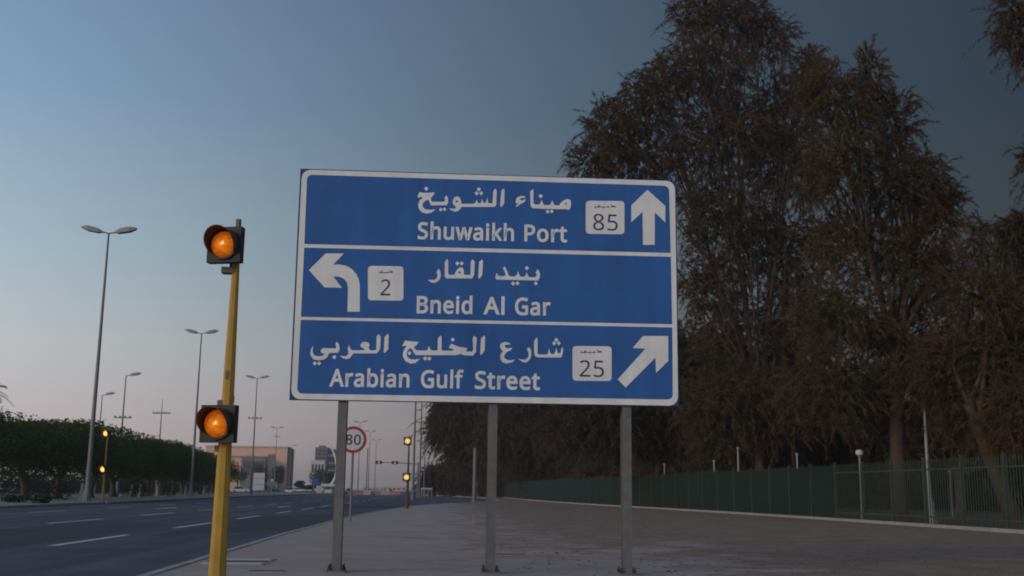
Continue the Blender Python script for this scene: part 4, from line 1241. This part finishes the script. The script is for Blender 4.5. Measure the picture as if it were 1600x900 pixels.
def far_trees(px, py, rx, ry, Y, label, seed, m='bush'):
    rng = np.random.default_rng(seed); s = Y / FPX * 1.03
    c = at(px, py, Y)
    t = thing('broadleaf_tree', label, 'tree', (c.x, Y, 0), 0, 'distant roadside trees')
    R3 = np.array([rx * s, rx * s * .7, ry * s])
    cs = [np.array([0, 0, c.z]) + unit(rng.normal(0, 1, 3)) * R3 * .5 for _ in range(7)]
    rs = [R3 * rng.uniform(.4, .6) for _ in range(7)]
    link('crown', np_mesh('crown', leaf_cloud(cs, rs, 1800 / max(1, R3[0] * R3[2]), max(.12, s * .8), rng), 4, M[m]), t)
    MB().tube([(0, 0, 0), (0, 0, c.z)], [.3, .15], 7).build('trunk', M['bark'], t)
far_trees(346, 748, 14, 11, 330, 'dark rounded tree just right of the near yellow pole', 71)
far_trees(372, 742, 18, 15, 380, 'dark tree in front of the grey lower building wing', 72)
far_trees(408, 736, 22, 17, 420, 'broad dark tree behind the pale billboard', 73)
far_trees(436, 742, 13, 14, 420, 'dark tree at the right end of the peach building', 74)
far_trees(500, 745, 16, 13, 450, 'rounded dark tree in front of the white tower block', 75)
far_trees(518, 748, 10, 11, 440, 'dark tree tucked behind the curved arch', 76)
far_trees(470, 757, 12, 6, 400, 'low dark tree in the gap between far buildings', 77)
far_trees(488, 762, 18, 4, 330, 'low dark bushes left of the arch footing', 78)
far_trees(418, 764, 16, 5, 330, 'low dark bushes right of the pale billboard', 79)
far_trees(676, 742, 14, 14, 330, 'pale green tree edge behind the thin distant poles', 80)

# right-hand roadside pieces beyond the footway end
def simple_post(base, top, w, Y, label, m, sign=None):
    b0 = ground_at(*base, .1) if Y is None else at(base[0], base[1], Y)
    tp = at(top[0], top[1], b0.y); s = b0.y / FPX
    t = thing('roadside_post', label, 'post', (b0.x, b0.y, .1))
    MB().tube([(0, 0, 0), (0, 0, tp.z - .1)], [w * s / 2 * 1.1, w * s / 2], 10).build('post', m, t)
    MB().lathe([(w * s * .8, 0), (w * s * .8, .08)], n=10).build('base', M['concrete'], t)
    if sign:
        q0, q1 = at(sign[0], sign[3], b0.y), at(sign[2], sign[1], b0.y)
        MB().box(((q0.x + q1.x) / 2 - b0.x, -.08, (q0.z + q1.z) / 2 - .1), (q1.x - q0.x, .05, q1.z - q0.z)).build('sign_plate', M['panelwhite'], t)
simple_post((741, 784), (740, 700), 6.0, None, 'thick grey post at the footway corner, left of middle sign post', M['lamp_steel'])
simple_post((746, 776), (746, 746), 1.4, None, 'thin post with a small white plate beside the thick grey post', M['lamp_steel'], (744, 748, 748, 757))
simple_post((683, 773.5), (683, 727), 2.2, None, 'slim yellowish post among the far trees', M['yellow'])
simple_post((697, 773.5), (697, 735), 1.8, None, 'slim grey-brown post among the far trees', M['signalgrey'])
simple_post((726, 774), (726, 752), 1.0, None, 'thin short pale post under the far tamarisk', M['parkpost'])
simple_post((739, 822), (739, 803), .9, None, 'thin low marker rod on the footway left of middle sign post', M['parkpost'])
simple_post((572, 771.5), (572, 700), 1.6, None, 'thin dark pole just right of the round speed sign pole', M['lamp_steel'])
def cabinet(px, py, w, h, label, m):
    p = ground_at(px, py, .1); s = p.y / FPX
    t = thing('utility_cabinet', label, 'cabinet', (p.x, p.y, .1))
    W_, H_ = w * s, h * s
    MB().box((0, 0, H_ / 2), (W_, .6, H_)).build('body', m, t)
    MB().box((0, 0, H_ + .04), (W_ * 1.08, .7, .08)).build('lid', M['concrete'], t)
    MB().box((0, -.315, H_ * .5), (W_ * .8, .03, H_ * .8)).build('door', m, t)
    MB().box((0, 0, .03), (W_ * 1.1, .75, .08)).build('plinth', M['concrete'], t)
cabinet(704.5, 774.5, 5, 10, 'white utility cabinet by the far kerb', M['kiosk'])
cabinet(698, 773, 4.5, 13, 'grey utility cabinet left of the white cabinet', M['greywall'])
cabinet(720, 771, 6, 5, 'low pale box under the far tamarisk', M['kiosk'])
cabinet(672, 772.5, 6, 9, 'pale kiosk box among posts right of the tall poles', M['panelwhite'])

# red and white plastic road barriers at the far junction
bmesh_parts = []
def barrier_mesh(m, nm):
    b = MB(); vs = []
    for x in (-.95, .95): vs += [(x, -.3, 0), (x, .3, 0), (x, .3, .2), (x, .12, .55), (x, .12, .95), (x, -.12, .95), (x, -.12, .55), (x, -.3, .2)]
    b.add(vs, [tuple(range(7, -1, -1)), tuple(range(8, 16))] + [(k, (k + 1) % 8, 8 + (k + 1) % 8, 8 + k) for k in range(8)])
    return b.mesh(nm, m)
BM = [barrier_mesh(M['barrier_r'], 'road_barrier'), barrier_mesh(M['barrier_w'], 'road_barrier')]
ORD = ('leftmost', 'second', 'third', 'fourth', 'fifth', 'sixth', 'seventh', 'eighth', 'ninth', 'tenth', 'eleventh')
for rowY, px0, px1 in ((225, 551, 566), (262, 560, 626), (300, 590, 634)):
    x = at(px0, 770, rowY).x; xe = at(px1, 770, rowY).x; k = 0
    rn = {225: 'nearest', 262: 'middle', 300: 'farthest'}[rowY]
    while x < xe:
        o = link('road_barrier', BM[k % 2], None, (x, rowY + random.uniform(-.4, .4), .0), random.uniform(-.15, .15))
        cn = 'red' if k % 2 == 0 else 'white'
        tag(o, f'{cn} plastic barrier, {ORD[k]} in the {rn} barrier row across the road', 'barrier', 'plastic barriers across the far road')
        x += 2.05 if rowY != 300 else 2.6; k += 1

# cars
def car_proto(paint, label, loc, rz):
    t = thing('car', label, 'car', loc, rz)
    prof = [(-2.2, .35), (-2.25, .7), (-2.1, .92), (-1.0, 1.0), (1.9, 1.02), (2.2, .95), (2.25, .6), (2.2, .35)]
    b = MB(); vs = []
    for x in (-.88, .88): vs += [(x, y, z) for y, z in prof]
    n = len(prof)
    b.add(vs, [tuple(range(n - 1, -1, -1)), tuple(range(n, 2 * n))] + [(k, (k + 1) % n, n + (k + 1) % n, n + k) for k in range(n)])
    b.build('body', paint, t)
    cab = [(-.95, 1.003), (-.25, 1.48), (1.2, 1.5), (1.8, 1.022)]
    b = MB(); vs = []
    for sx in (-1, 1): vs += [(sx * (.82 if z < 1.1 else .64), y, z) for y, z in cab]
    b.add(vs, [(3, 2, 1, 0), (4, 5, 6, 7)] + [(k, (k + 1) % 4, 4 + (k + 1) % 4, 4 + k) for k in range(4)])
    b.build('cabin', M['glass'], t)
    MB().box((0, .48, 1.52), (1.28, 1.4, .05)).build('roof', paint, t)
    for sx in (-1, 1):
        for y in (-1.4, 1.4):
            w = MB().lathe([(.32, -.1), (.34, -.06), (.34, .06), (.32, .1)], 'Y', 16)
            o = w.build('wheel', M['tyre'], t); o.location = (sx * .82, y, .34); o.rotation_euler = (0, 0, PI / 2)
            rm = MB().lathe([(.2, -.115), (.2, .115)], 'Y', 12).build('rim', M['lamp_head'], o)
        MB().box((sx * .62, -2.24, .72), (.36, .06, .16)).build('headlight', M['head'], t)
        MB().box((sx * .66, 2.25, .78), (.3, .06, .2)).build('tail_light', M['tail'], t)
    return t
p = ground_at(451, 771.5, 0); car_proto(M['carwhite'], 'small pale car facing the camera far down the road', (p.x, p.y, 0), .1)
p = ground_at(546, 772, 0); car_proto(M['cardark'], 'dark car partly hidden by the left sign post', (p.x, p.y, 0), .0)
p = ground_at(577, 769.5, 0); car_proto(M['carwhite'], 'white car beyond the barriers right of the round sign', (p.x, p.y, 0), PI)
p = ground_at(611, 769.6, 0); car_proto(M['cardark'], 'dark car beyond the barriers in the road centre', (p.x, p.y, 0), PI)

for px, py, pm_, rz, lab in ((468, 769, 'carwhite', 1.4, 'pale parked car broadside in the gap between far buildings'), (483, 768.5, 'carwhite', 1.7, 'pale parked car just left of the blue road sign'),
                             (424, 770, 'cardark', 1.5, 'dark parked car right of the large pale billboard'), (376, 770.5, 'carwhite', 1.6, 'white parked car in front of the grey building wing'), (514, 768.5, 'cardark', 1.5, 'dark parked car at the foot of the curved arch')):
    p = ground_at(px, py, 0); car_proto(M[pm_], lab, (p.x, p.y, 0), rz)

# distant low skyline closing the end of the road
for i, (px0, px1, py, Y, m, lab) in enumerate(((566, 600, 762, 900, 'peach2', 'low beige building at the end of the road, left part'), (598, 634, 760.5, 940, 'peach2', 'low beige building at the end of the road, right part'),
                                            (455, 488, 761, 800, 'bwhite', 'low white building in the gap left of the tower'), (330, 352, 752, 600, 'peach2', 'low beige annexe left of the peach building'))):
    x0, x1 = at(px0, 765, Y).x, at(px1, 765, Y).x; z = at((px0 + px1) / 2, py, Y).z
    b = thing('building', lab, 'building', ((x0 + x1) / 2, Y, 0)); w = x1 - x0
    block(b, 'wall', -w / 2, w / 2, 0, 20, 0, z, M[m])
    block(b, 'parapet', -w / 2 - .2, w / 2 + .2, -.2, 20.2, z + .003, z + .5, M['bwhite'])
    for k in range(5): block(b, 'window', -w / 2 + w * (k + .25) / 5, -w / 2 + w * (k + .75) / 5, -.15, -.03, z * .35, z * .7, M['towerglass'])

# ------------------------------------------------------------------ dusty evening air
hz = MB().box((0, 1600, 21), (5010, 3810, 44.2)).build('haze', None)
hz.data.materials.clear()
hm = bpy.data.materials.new('haze_air'); hm.use_nodes = True
hn = hm.node_tree.nodes; hn.clear()
ho = hn.new('ShaderNodeOutputMaterial'); hv = hn.new('ShaderNodeVolumePrincipled')
hv.inputs['Color'].default_value = (.86, .84, .86, 1)
hv.inputs['Density'].default_value = .00032
hv.inputs['Anisotropy'].default_value = .2
hm.node_tree.links.new(hv.outputs[0], ho.inputs['Volume'])
hz.data.materials.append(hm)
tag(hz, 'thin dusty evening haze over the whole street', 'haze', kind='stuff')
